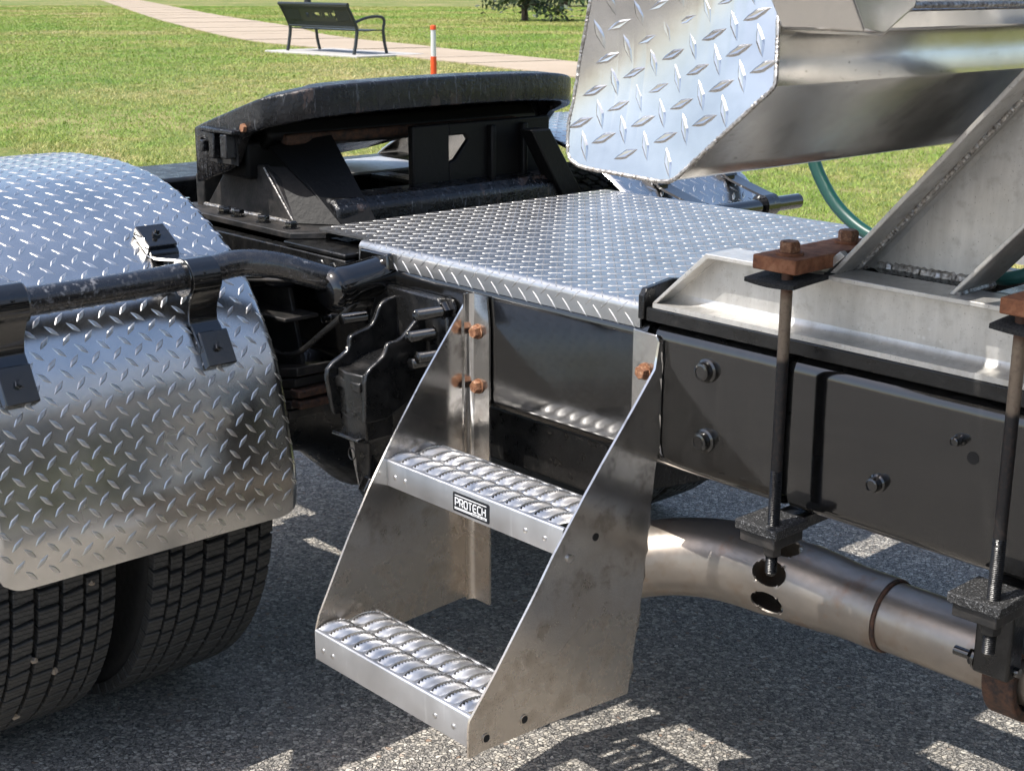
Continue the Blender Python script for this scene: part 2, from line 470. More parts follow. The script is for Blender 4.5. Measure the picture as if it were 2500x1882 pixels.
class MB:
    def __init__(self):
        self.v = []
        self.f = []

    def add(self, verts, faces):
        o = len(self.v)
        self.v.extend([tuple(float(c) for c in p) for p in verts])
        self.f.extend([tuple(i + o for i in f) for f in faces])
        return self

    def box(self, x0, x1, y0, y1, z0, z1):
        return self.obox(((x0 + x1) / 2, (y0 + y1) / 2, (z0 + z1) / 2), ((1, 0, 0), (0, 1, 0), (0, 0, 1)), (abs(x1 - x0) / 2, abs(y1 - y0) / 2, abs(z1 - z0) / 2))

    def obox(self, c, ax, h):
        c = V3(c); ax = [nrm(a) for a in ax]
        vs = [c + ax[0] * h[0] * i + ax[1] * h[1] * j + ax[2] * h[2] * k for i in (-1, 1) for j in (-1, 1) for k in (-1, 1)]
        return self.add(vs, [(0, 1, 3, 2), (4, 6, 7, 5), (0, 4, 5, 1), (2, 3, 7, 6), (0, 2, 6, 4), (1, 5, 7, 3)])

    def prism(self, poly, fn, h0, h1):
        """poly in 2-D, fn(a, b, h) -> point; extruded from h0 to h1"""
        n = len(poly)
        vs = [fn(a, b, h0) for a, b in poly] + [fn(a, b, h1) for a, b in poly]
        fs = [tuple(range(n))[::-1], tuple(range(n, 2 * n))]
        fs += [(i, (i + 1) % n, n + (i + 1) % n, n + i) for i in range(n)]
        return self.add(vs, fs)

    def tube(self, path, r, n=16, caps=True, closed=False):
        path = [V3(p) for p in path]
        N = len(path)
        rs = r if hasattr(r, '__len__') else [r] * N
        a0 = nrm(path[1] - path[0])
        _, u, _ = frame(a0)
        vs = []
        for i, p in enumerate(path):
            if closed:
                a = nrm(path[(i + 1) % N] - path[i - 1])
            else:
                a = nrm(path[min(i + 1, N - 1)] - path[max(i - 1, 0)])
            u = nrm(u - a * np.dot(u, a))
            w_ = np.cross(a, u)
            for k in range(n):
                t = 2 * math.pi * k / n
                vs.append(p + (u * math.cos(t) + w_ * math.sin(t)) * rs[i])
        fs = []
        for i in range(N if closed else N - 1):
            j = (i + 1) % N
            for k in range(n):
                k2 = (k + 1) % n
                fs.append((i * n + k, i * n + k2, j * n + k2, j * n + k))
        if caps and not closed:
            fs.append(tuple(range(n))[::-1])
            fs.append(tuple(range((N - 1) * n, N * n)))
        return self.add(vs, fs)

    def cyl(self, p0, p1, r, n=20, r2=None):
        return self.tube([p0, p1], [r, r if r2 is None else r2], n)

    def lathe(self, prof, p, axis, n=24, rot=0.0):
        """prof: (radius, distance along the axis) list from p"""
        a, u, w_ = frame(axis)
        p = V3(p)
        vs = []
        for r_, h in prof:
            for k in range(n):
                t = 2 * math.pi * k / n + rot
                vs.append(p + a * h + (u * math.cos(t) + w_ * math.sin(t)) * max(r_, 1e-5))
        fs = []
        for i in range(len(prof) - 1):
            for k in range(n):
                k2 = (k + 1) % n
                fs.append((i * n + k, i * n + k2, (i + 1) * n + k2, (i + 1) * n + k))
        fs.append(tuple(range(n))[::-1])
        L = len(prof) - 1
        fs.append(tuple(range(L * n, L * n + n)))
        return self.add(vs, fs)

    def hexhead(self, p, axis, r, h, rot=0.3):
        return self.lathe([(r, 0), (r, h * 0.8), (r * 0.86, h)], p, axis, 6, rot)

    def grid(self, fn, nu, nv, mask=None):
        vs = [fn(i / nu, j / nv) for i in range(nu + 1) for j in range(nv + 1)]
        fs = []
        for i in range(nu):
            for j in range(nv):
                if mask and not mask((i + 0.5) / nu, (j + 0.5) / nv):
                    continue
                a = i * (nv + 1) + j
                fs.append((a, a + nv + 1, a + nv + 2, a + 1))
        return self.add(vs, fs)

    def mesh(self, name, mat, smooth=35):
        me = bpy.data.meshes.new(name)
        me.from_pydata(self.v, [], self.f)
        me.validate()
        if smooth:
            me.polygons.foreach_set('use_smooth', [True] * len(me.polygons))
            me.set_sharp_from_angle(angle=R(smooth))
        me.materials.append(MATS[mat])
        me.update()
        return me

    def build(self, name, mat, parent=None, smooth=35, bevel=None, solid=None, kind=None, label=None, seg=2):
        o = bpy.data.objects.new(name, self.mesh(name, mat, smooth))
        return link(o, parent, bevel, solid, kind, label, seg)


def link(o, parent=None, bevel=None, solid=None, kind=None, label=None, seg=2):
    COL.objects.link(o)
    if solid:
        md = o.modifiers.new('thickness', 'SOLIDIFY'); md.thickness = solid; md.offset = -1
        md = o.modifiers.new('crisp_rim', 'EDGE_SPLIT'); md.split_angle = R(50)
    if bevel:
        md = o.modifiers.new('bevel', 'BEVEL'); md.width = bevel; md.segments = seg
        md.limit_method = 'ANGLE'; md.angle_limit = R(40)
    if parent is not None:
        o.parent = parent
        if parent.type == 'EMPTY':
            o.matrix_parent_inverse = Matrix.Translation(-parent.location)
    if kind:
        o['kind'] = kind
    if label:
        o['label'] = label
    return o


def thing(name, label, cat, loc, group=None):
    o = bpy.data.objects.new(name, None)
    COL.objects.link(o)
    o.location = loc
    o.empty_display_size = 0.1
    o['label'] = label; o['category'] = cat
    if group:
        o['group'] = group
    return o


def tag(o, label, cat, group=None):
    o['label'] = label; o['category'] = cat
    if group:
        o['group'] = group
    return o


def weld(path, r, step=0.004, jitter=0.25, n=8):
    """a stacked-dime bead along a polyline"""
    pts = []
    for a, b in zip(path[:-1], path[1:]):
        a, b = V3(a), V3(b)
        k = max(2, int(np.linalg.norm(b - a) / (step / 2)))
        pts += [a + (b - a) * i / k for i in range(k)]
    pts.append(V3(path[-1]))
    rs = [r * (0.85 + (0.22 if i % 2 else 0.0) + jitter * 0.4 * (random.random() - 0.5)) for i in range(len(pts))]
    pts = [p + rng.normal(0, r * 0.07, 3) for p in pts]
    return MB().tube(pts, rs, n)


def lugs(mb, S, u0, u1, v0, v1, p, L, W, h, keep=None, off=(0.0, 0.0), ridge=False):
    """raised diamond lugs laid over the surface S(u, v) -> (point, normal, tangent_u, tangent_v)"""
    prof = [(0.5, 0, 0), (0.20, 0.40, 0), (0, 0.5, 0), (-0.20, 0.40, 0), (-0.5, 0, 0), (-0.20, -0.40, 0), (0, -0.5, 0), (0.20, -0.40, 0),
            (0.33, 0, 0.7), (0.02, 0.26, 1), (-0.33, 0, 0.7), (-0.02, -0.26, 1)]
    if ridge:
        prof[8:] = [(0.40, 0, 0.75), (0.0, 0.10, 1), (-0.40, 0, 0.75), (0.0, -0.10, 1)]
    fs = [(0, 1, 8), (1, 2, 9, 8), (2, 3, 10, 9), (3, 4, 10), (4, 5, 10), (5, 6, 11, 10), (6, 7, 8, 11), (7, 0, 8), (8, 9, 10, 11)]
    nu = int((u1 - u0) / p) + 2; nv = int((v1 - v0) / p) + 2
    for i in range(-1, nu):
        for j in range(-1, nv):
            for k in (0, 1):
                u = u0 + (i + 0.5 * k + off[0]) * p; v = v0 + (j + 0.5 * k + off[1]) * p
                if not (u0 + L * 0.18 < u < u1 - L * 0.18 and v0 + L * 0.18 < v < v1 - L * 0.18):
                    continue
                if keep and not keep(u, v):
                    continue
                d = (0.70711, 0.70711) if k == 0 else (0.70711, -0.70711)
                e = (-d[1], d[0])
                vs = []
                for a, b, c in prof:
                    uu = u + d[0] * a * L + e[0] * b * W; vv = v + d[1] * a * L + e[1] * b * W
                    P, N = S(uu, vv)
                    vs.append(P + N * (c * h - (0.0004 if c == 0 else 0)))
                mb.add(vs, fs)
    return mb


# ------------------------------------------------------------------ ground, lawn, walk
def lawn_z(x, y):
    d = -0.738 * x + 0.674 * y
    s = min(1.0, max(0.0, (d - 5.0) / 15.0))
    return 0.02 + 0.35 * s * s * (3 - 2 * s)


g = MB().grid(lambda u, v: (-400 + 800 * u, -400 + 800 * v, 0.0), 4, 4).build('asphalt_ground', 'chip_seal', kind='structure', smooth=0)
YE = 4.7
lw = MB()
xs = np.concatenate([np.linspace(-400, -60, 12), np.linspace(-50, 20, 60), np.linspace(40, 400, 8)])
ys = np.concatenate([np.linspace(YE, 40, 50), np.linspace(45, 400, 14)])
lv = [(x, y + (0.05 * math.sin(x * 2.1) + 0.04 * math.sin(x * 5.3) if j == 0 else 0), lawn_z(x, y) if j else 0.004) for x in xs for j, y in enumerate(ys)]
n_ = len(ys)
lw.add(lv, [(i * n_ + j, (i + 1) * n_ + j, (i + 1) * n_ + j + 1, i * n_ + j + 1) for i in range(len(xs) - 1) for j in range(n_ - 1)])
lawn = lw.build('lawn', 'soil', kind='structure')

# concrete walk: near edge and far edge as polylines (x, y)
near_e = spline([(-75.3, 37.95), (-42.0, 22.6), (-30.0, 17.3), (-23.1, 14.5), (-19.5, 13.72), (-16.0, 12.95), (-13.0, 12.3), (-6.0, 10.9), (2.0, 9.4)], 8)
far_e = spline([(-74.3, 39.65), (-42.0, 25.0), (-30.6, 20.2), (-24.0, 17.0), (-20.0, 15.75), (-16.3, 14.65), (-13.3, 13.9), (-6.2, 12.4), (2.2, 10.9)], 8)
walk = bpy.data.objects.new('walk', None); COL.objects.link(walk); walk['kind'] = 'structure'


def resamp(pl, s):
    pl = np.array([p[:2] for p in pl]); d = np.concatenate([[0], np.cumsum(np.linalg.norm(np.diff(pl, axis=0), axis=1))])
    t = np.array(s) * d[-1]
    return np.stack([np.interp(t, d, pl[:, 0]), np.interp(t, d, pl[:, 1])], 1)


NS = 58
A = resamp(near_e, np.linspace(0, 1, NS + 1)); B = resamp(far_e, np.linspace(0, 1, NS + 1))
for i in range(NS):
    f0, f1 = 0.012, 0.988
    q = [A[i] * (1 - f0) + A[i + 1] * f0, A[i] * (1 - f1) + A[i + 1] * f1, B[i] * (1 - f1) + B[i + 1] * f1, B[i] * (1 - f0) + B[i + 1] * f0]
    top = [(p[0], p[1], lawn_z(*p) + 0.02 + 0.004 * math.sin(i * 2.3)) for p in q]
    bot = [(p[0], p[1], z_[2] - 0.08) for p, z_ in zip(q, top)]
    MB().add(top + bot, [(0, 1, 2, 3), (0, 4, 5, 1), (1, 5, 6, 2), (2, 6, 7, 3), (3, 7, 4, 0)]).build('concrete_slab', 'walk_concrete', walk, smooth=0)


def in_walk(x, y):
    yn = np.interp(x, A[:, 0], A[:, 1]); yf = np.interp(x, B[:, 0], B[:, 1])
    return (y > yn + 0.04) & (y < yf - 0.04)


PADX0, PADX1, PADY0, PADY1 = -19.35, -16.95, 12.45, 13.7
zp = lawn_z(-18.1, 12.9)
pad = MB().box(PADX0, PADX1, PADY0, PADY1, zp - 0.06, zp + 0.03).build('concrete_pad', 'pad_concrete', kind='structure', bevel=0.01)

# lawn grass: mown blades, dense where the picture looks, one uncountable object
NB = 1250000
t = rng.random(NB)
d = 4.0 + (62.0 - 4.0) * t ** 1.9
side = (rng.random(NB) * 2 - 1) * (d * 0.40 + 0.8)
wide = rng.random(NB) < 0.38
side = np.where(wide, side * 2.6, side)
gx = -0.738 * d + 0.674 * side; gy = 0.674 * d + 0.738 * side
ok = (gy > YE + 0.03) & ~in_walk(gx, gy) & ~((gx > PADX0) & (gx < PADX1) & (gy > PADY0) & (gy < PADY1))
gx, gy, d = gx[ok], gy[ok], d[ok]
nb = len(gx)
s_ = np.clip((-0.738 * gx + 0.674 * gy - 5.0) / 15.0, 0, 1)
gz = 0.02 + 0.35 * s_ * s_ * (3 - 2 * s_)
edge_boost = np.zeros(nb)
hgt = rng.uniform(0.010, 0.030, nb) * (1 + d * 0.006)
wid = rng.uniform(0.0016, 0.0034, nb) * (0.55 + d * 0.075)
ang = rng.random(nb) * 2 * math.pi
lx, ly = rng.normal(0, 0.9, nb) * hgt, rng.normal(0, 0.9, nb) * hgt
P = np.empty((nb, 3, 3))
P[:, 0] = np.stack([gx - np.cos(ang) * wid, gy - np.sin(ang) * wid, gz - 0.005], 1)
P[:, 1] = np.stack([gx + np.cos(ang) * wid, gy + np.sin(ang) * wid, gz - 0.005], 1)
P[:, 2] = np.stack([gx + lx, gy + ly, gz + hgt], 1)
me = bpy.data.meshes.new('grass')
me.vertices.add(nb * 3); me.vertices.foreach_set('co', P.ravel())
me.loops.add(nb * 3); me.loops.foreach_set('vertex_index', np.arange(nb * 3))
me.polygons.add(nb); me.polygons.foreach_set('loop_start', np.arange(0, nb * 3, 3))
me.update(calc_edges=True)
me.materials.append(MATS['grass_blade'])
go = bpy.data.objects.new('grass', me); COL.objects.link(go)
go['kind'] = 'stuff'; go['label'] = 'short mown lawn grass with green and dry straw patches'; go['category'] = 'grass'

# ------------------------------------------------------------------ truck
TR = thing('semi_truck', 'black semi tractor frame with diamond plate fenders, aluminium step and fifth wheel', 'truck', (-1.6, 2.05, 0.0))
YC = 2.05          # centre plane of the truck


def part(name, mb, mat, parent=TR, **kw):
    return mb.build(name, mat, parent, **kw)


# --- frame rails
FB, FT, FY = 0.712, 0.945, 1.6


def rail_section(x0, x1, zb=FB, zt=FT, y=FY, depth=0.09, r=0.028, th=0.009, sgn=1):
    """C channel with rounded outer bends; web at y, flanges run to y + depth * sgn"""
    prof = [(depth, zt)]
    for k in range(7):
        a = k / 6 * math.pi / 2
        prof.append((r - r * math.sin(a), zt - r + r * math.cos(a)))
    for k in range(7):
        a = k / 6 * math.pi / 2
        prof.append((r - r * math.cos(a), zb + r - r * math.sin(a)))
    prof.append((depth, zb))
    mb = MB()
    ns = max(2, int((x1 - x0) / 0.05))
    vs = []
    for i in range(ns + 1):
        x = x0 + (x1 - x0) * i / ns
        vs += [(x, y + a * sgn, b) for a, b in prof]
    n = len(prof)
    fs = [(i * n + k, i * n + k + 1, (i + 1) * n + k + 1, (i + 1) * n + k) for i in range(ns) for k in range(n - 1)]
    mb.add(vs, fs)
    return mb


rail = part('frame_rail', rail_section(-3.3, -2.19, zt=0.935, y=1.606), 'gloss_black_paint', solid=0.009)
part('frame_rail', rail_section(-3.3, 1.4, y=2.40, sgn=-1, zt=0.94), 'chassis_black', solid=0.009)
for x0, x1 in ((-2.188, -1.444), (-1.426, -1.181), (-1.163, 0.9)):
    part('rail_plate', rail_section(x0, x1), 'gloss_black_paint', rail, solid=0.008)
part('rail_web', MB().box(-2.19, 0.9, 1.616, 1.628, 0.73, 0.93), 'chassis_black', rail)
# round-headed huck bolts on the rail
for bx_, bz_, rr in ((-1.319, 0.891, 0.0175), (-1.318, 0.782, 0.0175), (-1.014, 0.795, 0.0125), (-0.898, 0.885, 0.008), (-0.62, 0.80, 0.0125), (-2.30, 0.80, 0.012), (-2.36, 0.87, 0.012)):
    y_ = 1.6 if bx_ > -2.19 else 1.606
    k = rr / 0.0175
    part('bolt', MB().lathe([(0.0185 * k, -0.001), (0.0185 * k, 0.004), (0.0150 * k, 0.006), (0.0148 * k, 0.013), (0.013 * k, 0.0165), (0.0098 * k, 0.0175), (0.0098 * k, 0.0162), (0, 0.0162)], (bx_, y_, bz_), (0, -1, 0), 28), 'gloss_black_paint', rail)
part('bolt_hole', MB().lathe([(0.0085, -0.002), (0.0085, 0.0006), (0, 0.0006)], (-0.878, 1.6, 0.865), (0, -1, 0), 24), 'hole_dark', rail)
for x_ in (-2.55, -1.75, -0.95, -0.2):
    part('cross_member', MB().box(x_ - 0.04, x_ + 0.04, 1.63, 2.39, 0.76, 0.90), 'chassis_black', bevel=0.006)
part('air_tank', MB().lathe([(0.02, 0), (0.09, 0.01), (0.11, 0.05), (0.11, 0.55), (0.09, 0.59), (0.02, 0.60)], (-2.05, 1.80, 0.80), (1, 0, 0), 28), 'chassis_black')
part('far_shade_box', MB().box(-2.02, -0.7, 2.46, 2.93, 0.50, 0.84), 'chassis_black', bevel=0.01)  # unseen box, added to shade the ground beyond the far rail
part('rear_shade_plate', MB().box(-4.0, -3.19, 1.64, 2.38, 0.86, 0.90), 'chassis_black', bevel=0.004)  # added blocker that keeps sun off the ground behind the tyres
part('drive_shaft', MB().tube([(-2.6, 2.05, 0.55), (0.9, 2.05, 0.72)], 0.055, 20), 'chassis_black')
# skid plate below the rail seen through the step
part('mounting_bracket', MB().prism([(1.66, 0.60), (1.66, 0.76), (2.0, 0.76), (2.0, 0.56)], lambda a, b, h: (h, a, b), -2.10, -1.58), 'chassis_black', bevel=0.004)

# --- cab and fuel tank, forward of the picture
cabp = []
for cx_, cy_, a0_ in ((2.35, 3.10, 0), (0.44, 3.10, 90), (0.44, 1.0, 180), (2.35, 1.0, 270)):
    cabp += [(cx_ + 0.14 * math.cos(R(a0_ + 15 * k)), cy_ + 0.14 * math.sin(R(a0_ + 15 * k))) for k in range(7)]
cab_o = part('cab', MB().prism(cabp, lambda a, b, h: (a, b, h), 1.02, 2.95), 'gloss_black_paint', bevel=0.04, seg=4)
part('rear_window', MB().box(0.296, 0.308, 1.65, 2.45, 1.95, 2.45), 'hole_dark', cab_o, bevel=0.01)
part('side_skirt', MB().box(0.6, 2.3, 0.90, 0.93, 0.55, 1.03), 'gloss_black_paint', cab_o, bevel=0.01)
tank = part('fuel_tank', MB().lathe([(0.02, 0), (0.26, 0.01), (0.295, 0.04), (0.30, 0.06), (0.30, 1.3), (0.26, 1.35), (0.02, 1.36)], (0.12, 1.235, 0.70), (1, 0, 0), 40), 'chassis_black')
for x_ in (0.45, 1.05):
    part('tank_strap', MB().lathe([(0.301, -0.03), (0.307, -0.03), (0.307, 0.03), (0.301, 0.03)], (x_, 1.235, 0.70), (1, 0, 0), 40), 'mill_aluminium', tank)

# --- deck plate between the rails
DX0, DX1, DY0, DY1, DZ = -2.36, -1.458, 1.60, 2.455, 0.972
rb = 0.014
arc = rb * math.pi / 2
flat = DY1 - (DY0 + rb)


def deck_S(u, v):
    """u: x, v: arc length from the far edge over the flat and the bent lip"""
    if v < flat:
        return np.array([u, DY1 - v, DZ]), np.array([0, 0, 1.0])
    a = (v - flat) / rb
    if a < math.pi / 2:
        return np.array([u, DY0 + rb - rb * math.sin(a), DZ - rb + rb * math.cos(a)]), np.array([0, -math.sin(a), math.cos(a)])
    return np.array([u, DY0, DZ - rb - (v - flat - arc)]), np.array([0, -1.0, 0])


vmax = flat + arc + 0.026
vs_ = [0, 0.3, 0.6, flat - 0.03] + [flat + arc * k / 8 for k in range(9)] + [vmax]
xs_ = [-2.188, -2.0, -1.8, -1.6, DX1]
mb = MB()
mb.add([deck_S(x, v)[0] for x in xs_ for v in vs_], [(i * len(vs_) + k, i * len(vs_) + k + 1, (i + 1) * len(vs_) + k + 1, (i + 1) * len(vs_) + k) for i in range(len(xs_) - 1) for k in range(len(vs_) - 1)])
deck = part('deck_plate', mb, 'diamond_plate_deck', solid=0.004)
part('deck_tongue', MB().prism([(-2.188, 1.622), (-2.188, 2.455), (-2.36, 2.455), (-2.36, 1.63), (-2.345, 1.618)], lambda a, b, h: (a, b, h), DZ - 0.004, DZ), 'diamond_plate_deck', deck)
mb = lugs(MB(), lambda u, v: deck_S(u, v), DX0, DX1, 0.0, vmax, 0.0352, 0.0320, 0.0062, 0.0011,
          keep=lambda u, v: u > -2.178 or v < DY1 - 1.632, ridge=True)
part('raised_lugs', mb, 'deck_lug', deck, smooth=0, kind='stuff')
part('deck_bracket', MB().prism([(1.592, 0.948), (1.592, 0.985), (1.60, 0.996), (1.66, 1.004), (1.70, 0.998), (1.70, 0.948)], lambda a, b, h: (h, a, b), -1.456, -1.444), 'chassis_black', bevel=0.002)

# --- fenders
prof = spline([(-2.80, 0, 1.094), (-2.69, 0, 1.092), (-2.56, 0, 1.076), (-2.41, 0, 1.028), (-2.27, 0, 0.938), (-2.165, 0, 0.79), (-2.122, 0, 0.63), (-2.112, 0, 0.560), (-2.118, 0, 0.492)], 10)
prof = np.array([(p[0], p[2]) for p in prof])
mir = prof[1:].copy(); mir[:, 0] = -5.6 - mir[:, 0]
prof = np.concatenate([mir[::-1], prof])
pd = np.concatenate([[0], np.cumsum(np.linalg.norm(np.diff(prof, axis=0), axis=1))])
PL = pd[-1]
tang = np.gradient(prof, pd, axis=0)


def fprof(v):
    v = min(max(v, 0), PL)
    x = np.interp(v, pd, prof[:, 0]); z = np.interp(v, pd, prof[:, 1])
    tx = np.interp(v, pd, tang[:, 0]); tz = np.interp(v, pd, tang[:, 1])
    n = nrm((-tz, tx))
    if n[1] < 0 and abs(x + 2.8) < 0.3:
        n = -n
    return x, z, n


def v_at(x=None, z=None):
    """arc position on the front half with the given z"""
    half = len(prof) // 2
    return float(np.interp(-z, -prof[half:, 1], pd[half:]))


def fender_S(y0, y1, inner):
    """surface over u (along y) and v (profile), both rims curled in"""
    rc = 0.016

    def S(u, v):
        x, z, n = fprof(v)
        e = 0.0; k = 0.0; yy = u
        for lim, sg in ((y1 - rc, 1), (y0 + rc, -1)):
            q = (u - lim) * sg
            if q > 0:
                a = min(q / rc, 1.45)
                e = rc * (1 - math.cos(a)); k = math.sin(a) * sg; yy = lim + sg * rc * math.sin(a)
        nn = nrm((n[0] * math.sqrt(max(0, 1 - k * k)), k, n[1] * math.sqrt(max(0, 1 - k * k))))
        wob = 0.0007 * math.sin(u * 23 + v * 7) * math.sin(v * 19 - u * 5)
        return np.array([x - n[0] * e + n[0] * wob, yy, z - n[1] * e + n[1] * wob]), nn
    return S


def fender(y0, y1, name='fender'):
    S = fender_S(y0, y1, True)
    rcorn = 0.05

    def vlim(u, v):
        """round the bottom corners"""
        q = min(u - y0, y1 + 0.008 - u)
        cut = 0.0 if q > rcorn else rcorn - math.sqrt(max(0, rcorn ** 2 - (rcorn - q) ** 2))
        return min(max(v, cut), PL - cut)
    us = list(np.linspace(y0, y0 + 0.06, 14)) + list(np.linspace(y0 + 0.08, y1 - 0.06, 18)) + list(np.linspace(y1 - 0.05, y1 + 0.007, 16))
    vsn = np.linspace(0, PL, 150)
    mb = MB()
    mb.add([S(u, vlim(u, v))[0] for u in us for v in vsn], [(i * 150 + k, i * 150 + k + 1, (i + 1) * 150 + k + 1, (i + 1) * 150 + k) for i in range(len(us) - 1) for k in range(149)])
    fo = part(name, mb, 'diamond_plate', solid=0.003, smooth=60)
    mb = lugs(MB(), S, y0 + 0.006, y1 + 0.004, 0.02, PL - 0.004, 0.0395, 0.0330, 0.0100, 0.0012, keep=lambda u, v: vlim(u, v + 0.012) == v + 0.012 and vlim(u, v - 0.012) == v - 0.012, off=(0.3, 0.25))
    part('raised_lugs', mb, 'diamond_lug', fo, smooth=0, kind='stuff')
    return fo, S


def bracket(S, yc, tc, rt, fo, wdt=0.056, tilt=0.0):
    """strap that grips the tube and bolts to the fender above and below it"""
    va, vb = v_at(z=1.000), v_at(z=0.962)
    vc, vd = v_at(z=0.862), v_at(z=0.79)

    def sp(v, off):
        x, z, n = fprof(v)
        return (x + n[0] * off, 0, z + n[1] * off)
    pts = [sp(va + (vb - va) * k / 4, 0.005) for k in range(5)]
    ang = [100, 70, 40, 10, -20, -50]
    c = [(tc[0] + math.cos(R(a)) * (rt + 0.004), 0, tc[1] + math.sin(R(a)) * (rt + 0.004)) for a in ang]
    pts += c
    pts += [((c[-1][0] + sp(vc, 0)[0]) / 2 - 0.004, 0, (c[-1][2] + sp(vc, 0)[2]) / 2)]
    pts += [sp(vc + (vd - vc) * k / 5, 0.006) for k in range(6)]
    pts = spline(pts, 3)
    mb = MB()
    h = wdt / 2
    n = len(pts)
    vs = []
    for i, p in enumerate(pts):
        tt = nrm(pts[min(i + 1, n - 1)] - pts[max(i - 1, 0)])
        nn = np.array([tt[2], 0, -tt[0]])
        if nn[0] * (p[0] + 2.71) + nn[2] * (p[2] - 0.5) < 0:
            nn = -nn
        yy = yc + tilt * (i / n - 0.4)
        for s1, s2 in ((-1, 0), (1, 0), (1, 1), (-1, 1)):
            vs.append((p[0] + nn[0] * 0.006 * s2, yy + s1 * h, p[2] + nn[2] * 0.006 * s2))
    fs = [(i * 4 + k, i * 4 + (k + 1) % 4, (i + 1) * 4 + (k + 1) % 4, (i + 1) * 4 + k) for i in range(n - 1) for k in range(4)] + [(0, 1, 2, 3), (4 * n - 4, 4 * n - 1, 4 * n - 2, 4 * n - 3)]
    mb.add(vs, fs)
    st = part('strap', mb, 'gloss_black_paint', fo, bevel=0.0012)
    for v0_, v1_, nm, tl in ((v_at(z=1.003), v_at(z=0.972), 'clamp_block', -0.35), (v_at(z=0.842), v_at(z=0.785), 'clamp_block', 0.55)):
        a, b = V3(sp(v0_, 0)), V3(sp(v1_, 0))
        _, _, n2 = fprof((v0_ + v1_) / 2)
        cc = (a + b) / 2; cc[1] = yc + tilt * tl
        ax = nrm(b - a)
        part('clamp_block', MB().obox(cc + np.array([n2[0], 0, n2[1]]) * 0.011, (ax, (0, 1, 0), (n2[0], 0, n2[1])), (np.linalg.norm(b - a) / 2, h * 1.02, 0.010)), 'gloss_black_paint', fo, bevel=0.002)
        part('bolt', MB().hexhead(cc + np.array([n2[0], 0, n2[1]]) * 0.021, (n2[0], 0, n2[1]), 0.008, 0.006).cyl(cc + np.array([n2[0], 0, n2[1]]) * 0.021, cc + np.array([n2[0], 0, n2[1]]) * 0.034, 0.0048, 12), 'gloss_black_paint', fo)
    # ring clamp with set screw
    ring = [(tc[0] + math.cos(a) * (rt + 0.003), yc + 0.002, tc[1] + math.sin(a) * (rt + 0.003)) for a in np.linspace(0, 2 * math.pi, 28, endpoint=False)]
    part('tube_clamp', MB().lathe([(rt + 0.0005, -h * 1.05), (rt + 0.009, -h * 1.05), (rt + 0.007, -h * 0.8), (rt + 0.006, h * 0.8), (rt + 0.009, h * 1.05), (rt + 0.0005, h * 1.05)], (tc[0], yc + tilt * -0.1, tc[1]), (0, 1, 0), 32), 'gloss_black_paint', fo)
    pz = (tc[0] + (rt + 0.006) * 0.86, yc + tilt * -0.1, tc[1] + (rt + 0.006) * 0.5)
    part('bolt', MB().lathe([(0.009, -0.002), (0.009, 0.003), (0.006, 0.004), (0.006, 0.001), (0, 0.001)], pz, (0.86, 0, 0.5), 20), 'gloss_black_paint', fo)


def fender_set(near):
    y0, y1 = (0.815, 1.395)
    if not near:
        y0, y1 = 2.465, 2.925
    mr = (lambda y: y) if near else (lambda y: 2 * YC - y)
    fo, S = fender(y0, y1)
    tx, tz, rt = -2.200, 0.947, 0.0245
    if near:
        fo['label'] = 'near curved diamond plate fender over the dual tyres'
        for yc_, tl in ((1.256, 0.02), (0.905, -0.01)):
            bracket(S, yc_, (tx, tz), rt, fo, tilt=tl)
        path = spline([(tx, 0.74, tz), (tx, 0.95, tz), (tx, 1.15, tz + 0.001), (tx, 1.26, tz + 0.006), (-2.188, 1.335, tz + 0.015), (-2.160, 1.395, tz + 0.008), (-2.133, 1.45, tz - 0.012), (-2.118, 1.50, tz - 0.030)], 7)
        part('bracket_tube', MB().tube(path, rt, 28), 'scuffed_black_paint', fo)
        part('tube_hub', MB().lathe([(0.002, -0.004), (0.030, -0.004), (0.034, 0.0), (0.038, 0.004), (0.040, 0.012), (0.037, 0.016), (0.037, 0.024), (0.039, 0.028), (0.038, 0.05), (0.037, 0.135)], (-2.113, 1.470, 0.903), (0.0, 1, 0.12), 32), 'gloss_black_paint', fo)
        part('hub_mount', MB().prism([(-2.175, 0.88), (-2.165, 0.962), (-2.08, 0.962), (-2.075, 0.88)], lambda a, b, h: (a, h, b), 1.585, 1.602), 'gloss_black_paint', fo, bevel=0.004)
    else:
        fo['label'] = 'far diamond plate fender beyond the deck'
        for yc_, tl in ((2.60, 0.0), (2.855, 0.0)):
            bracket(S, yc_, (tx + 0.01, tz - 0.033), 0.019, fo, wdt=0.045)
        part('bracket_tube', MB().tube([(tx + 0.01, 2.37, tz - 0.03), (tx + 0.01, 2.985, tz - 0.036)], 0.019, 28), 'gloss_black_paint', fo)
    return fo


fender_set(True)
fender_set(False)

# --- wheels
R_T = 0.49; WX, WZ = -2.71, 0.49


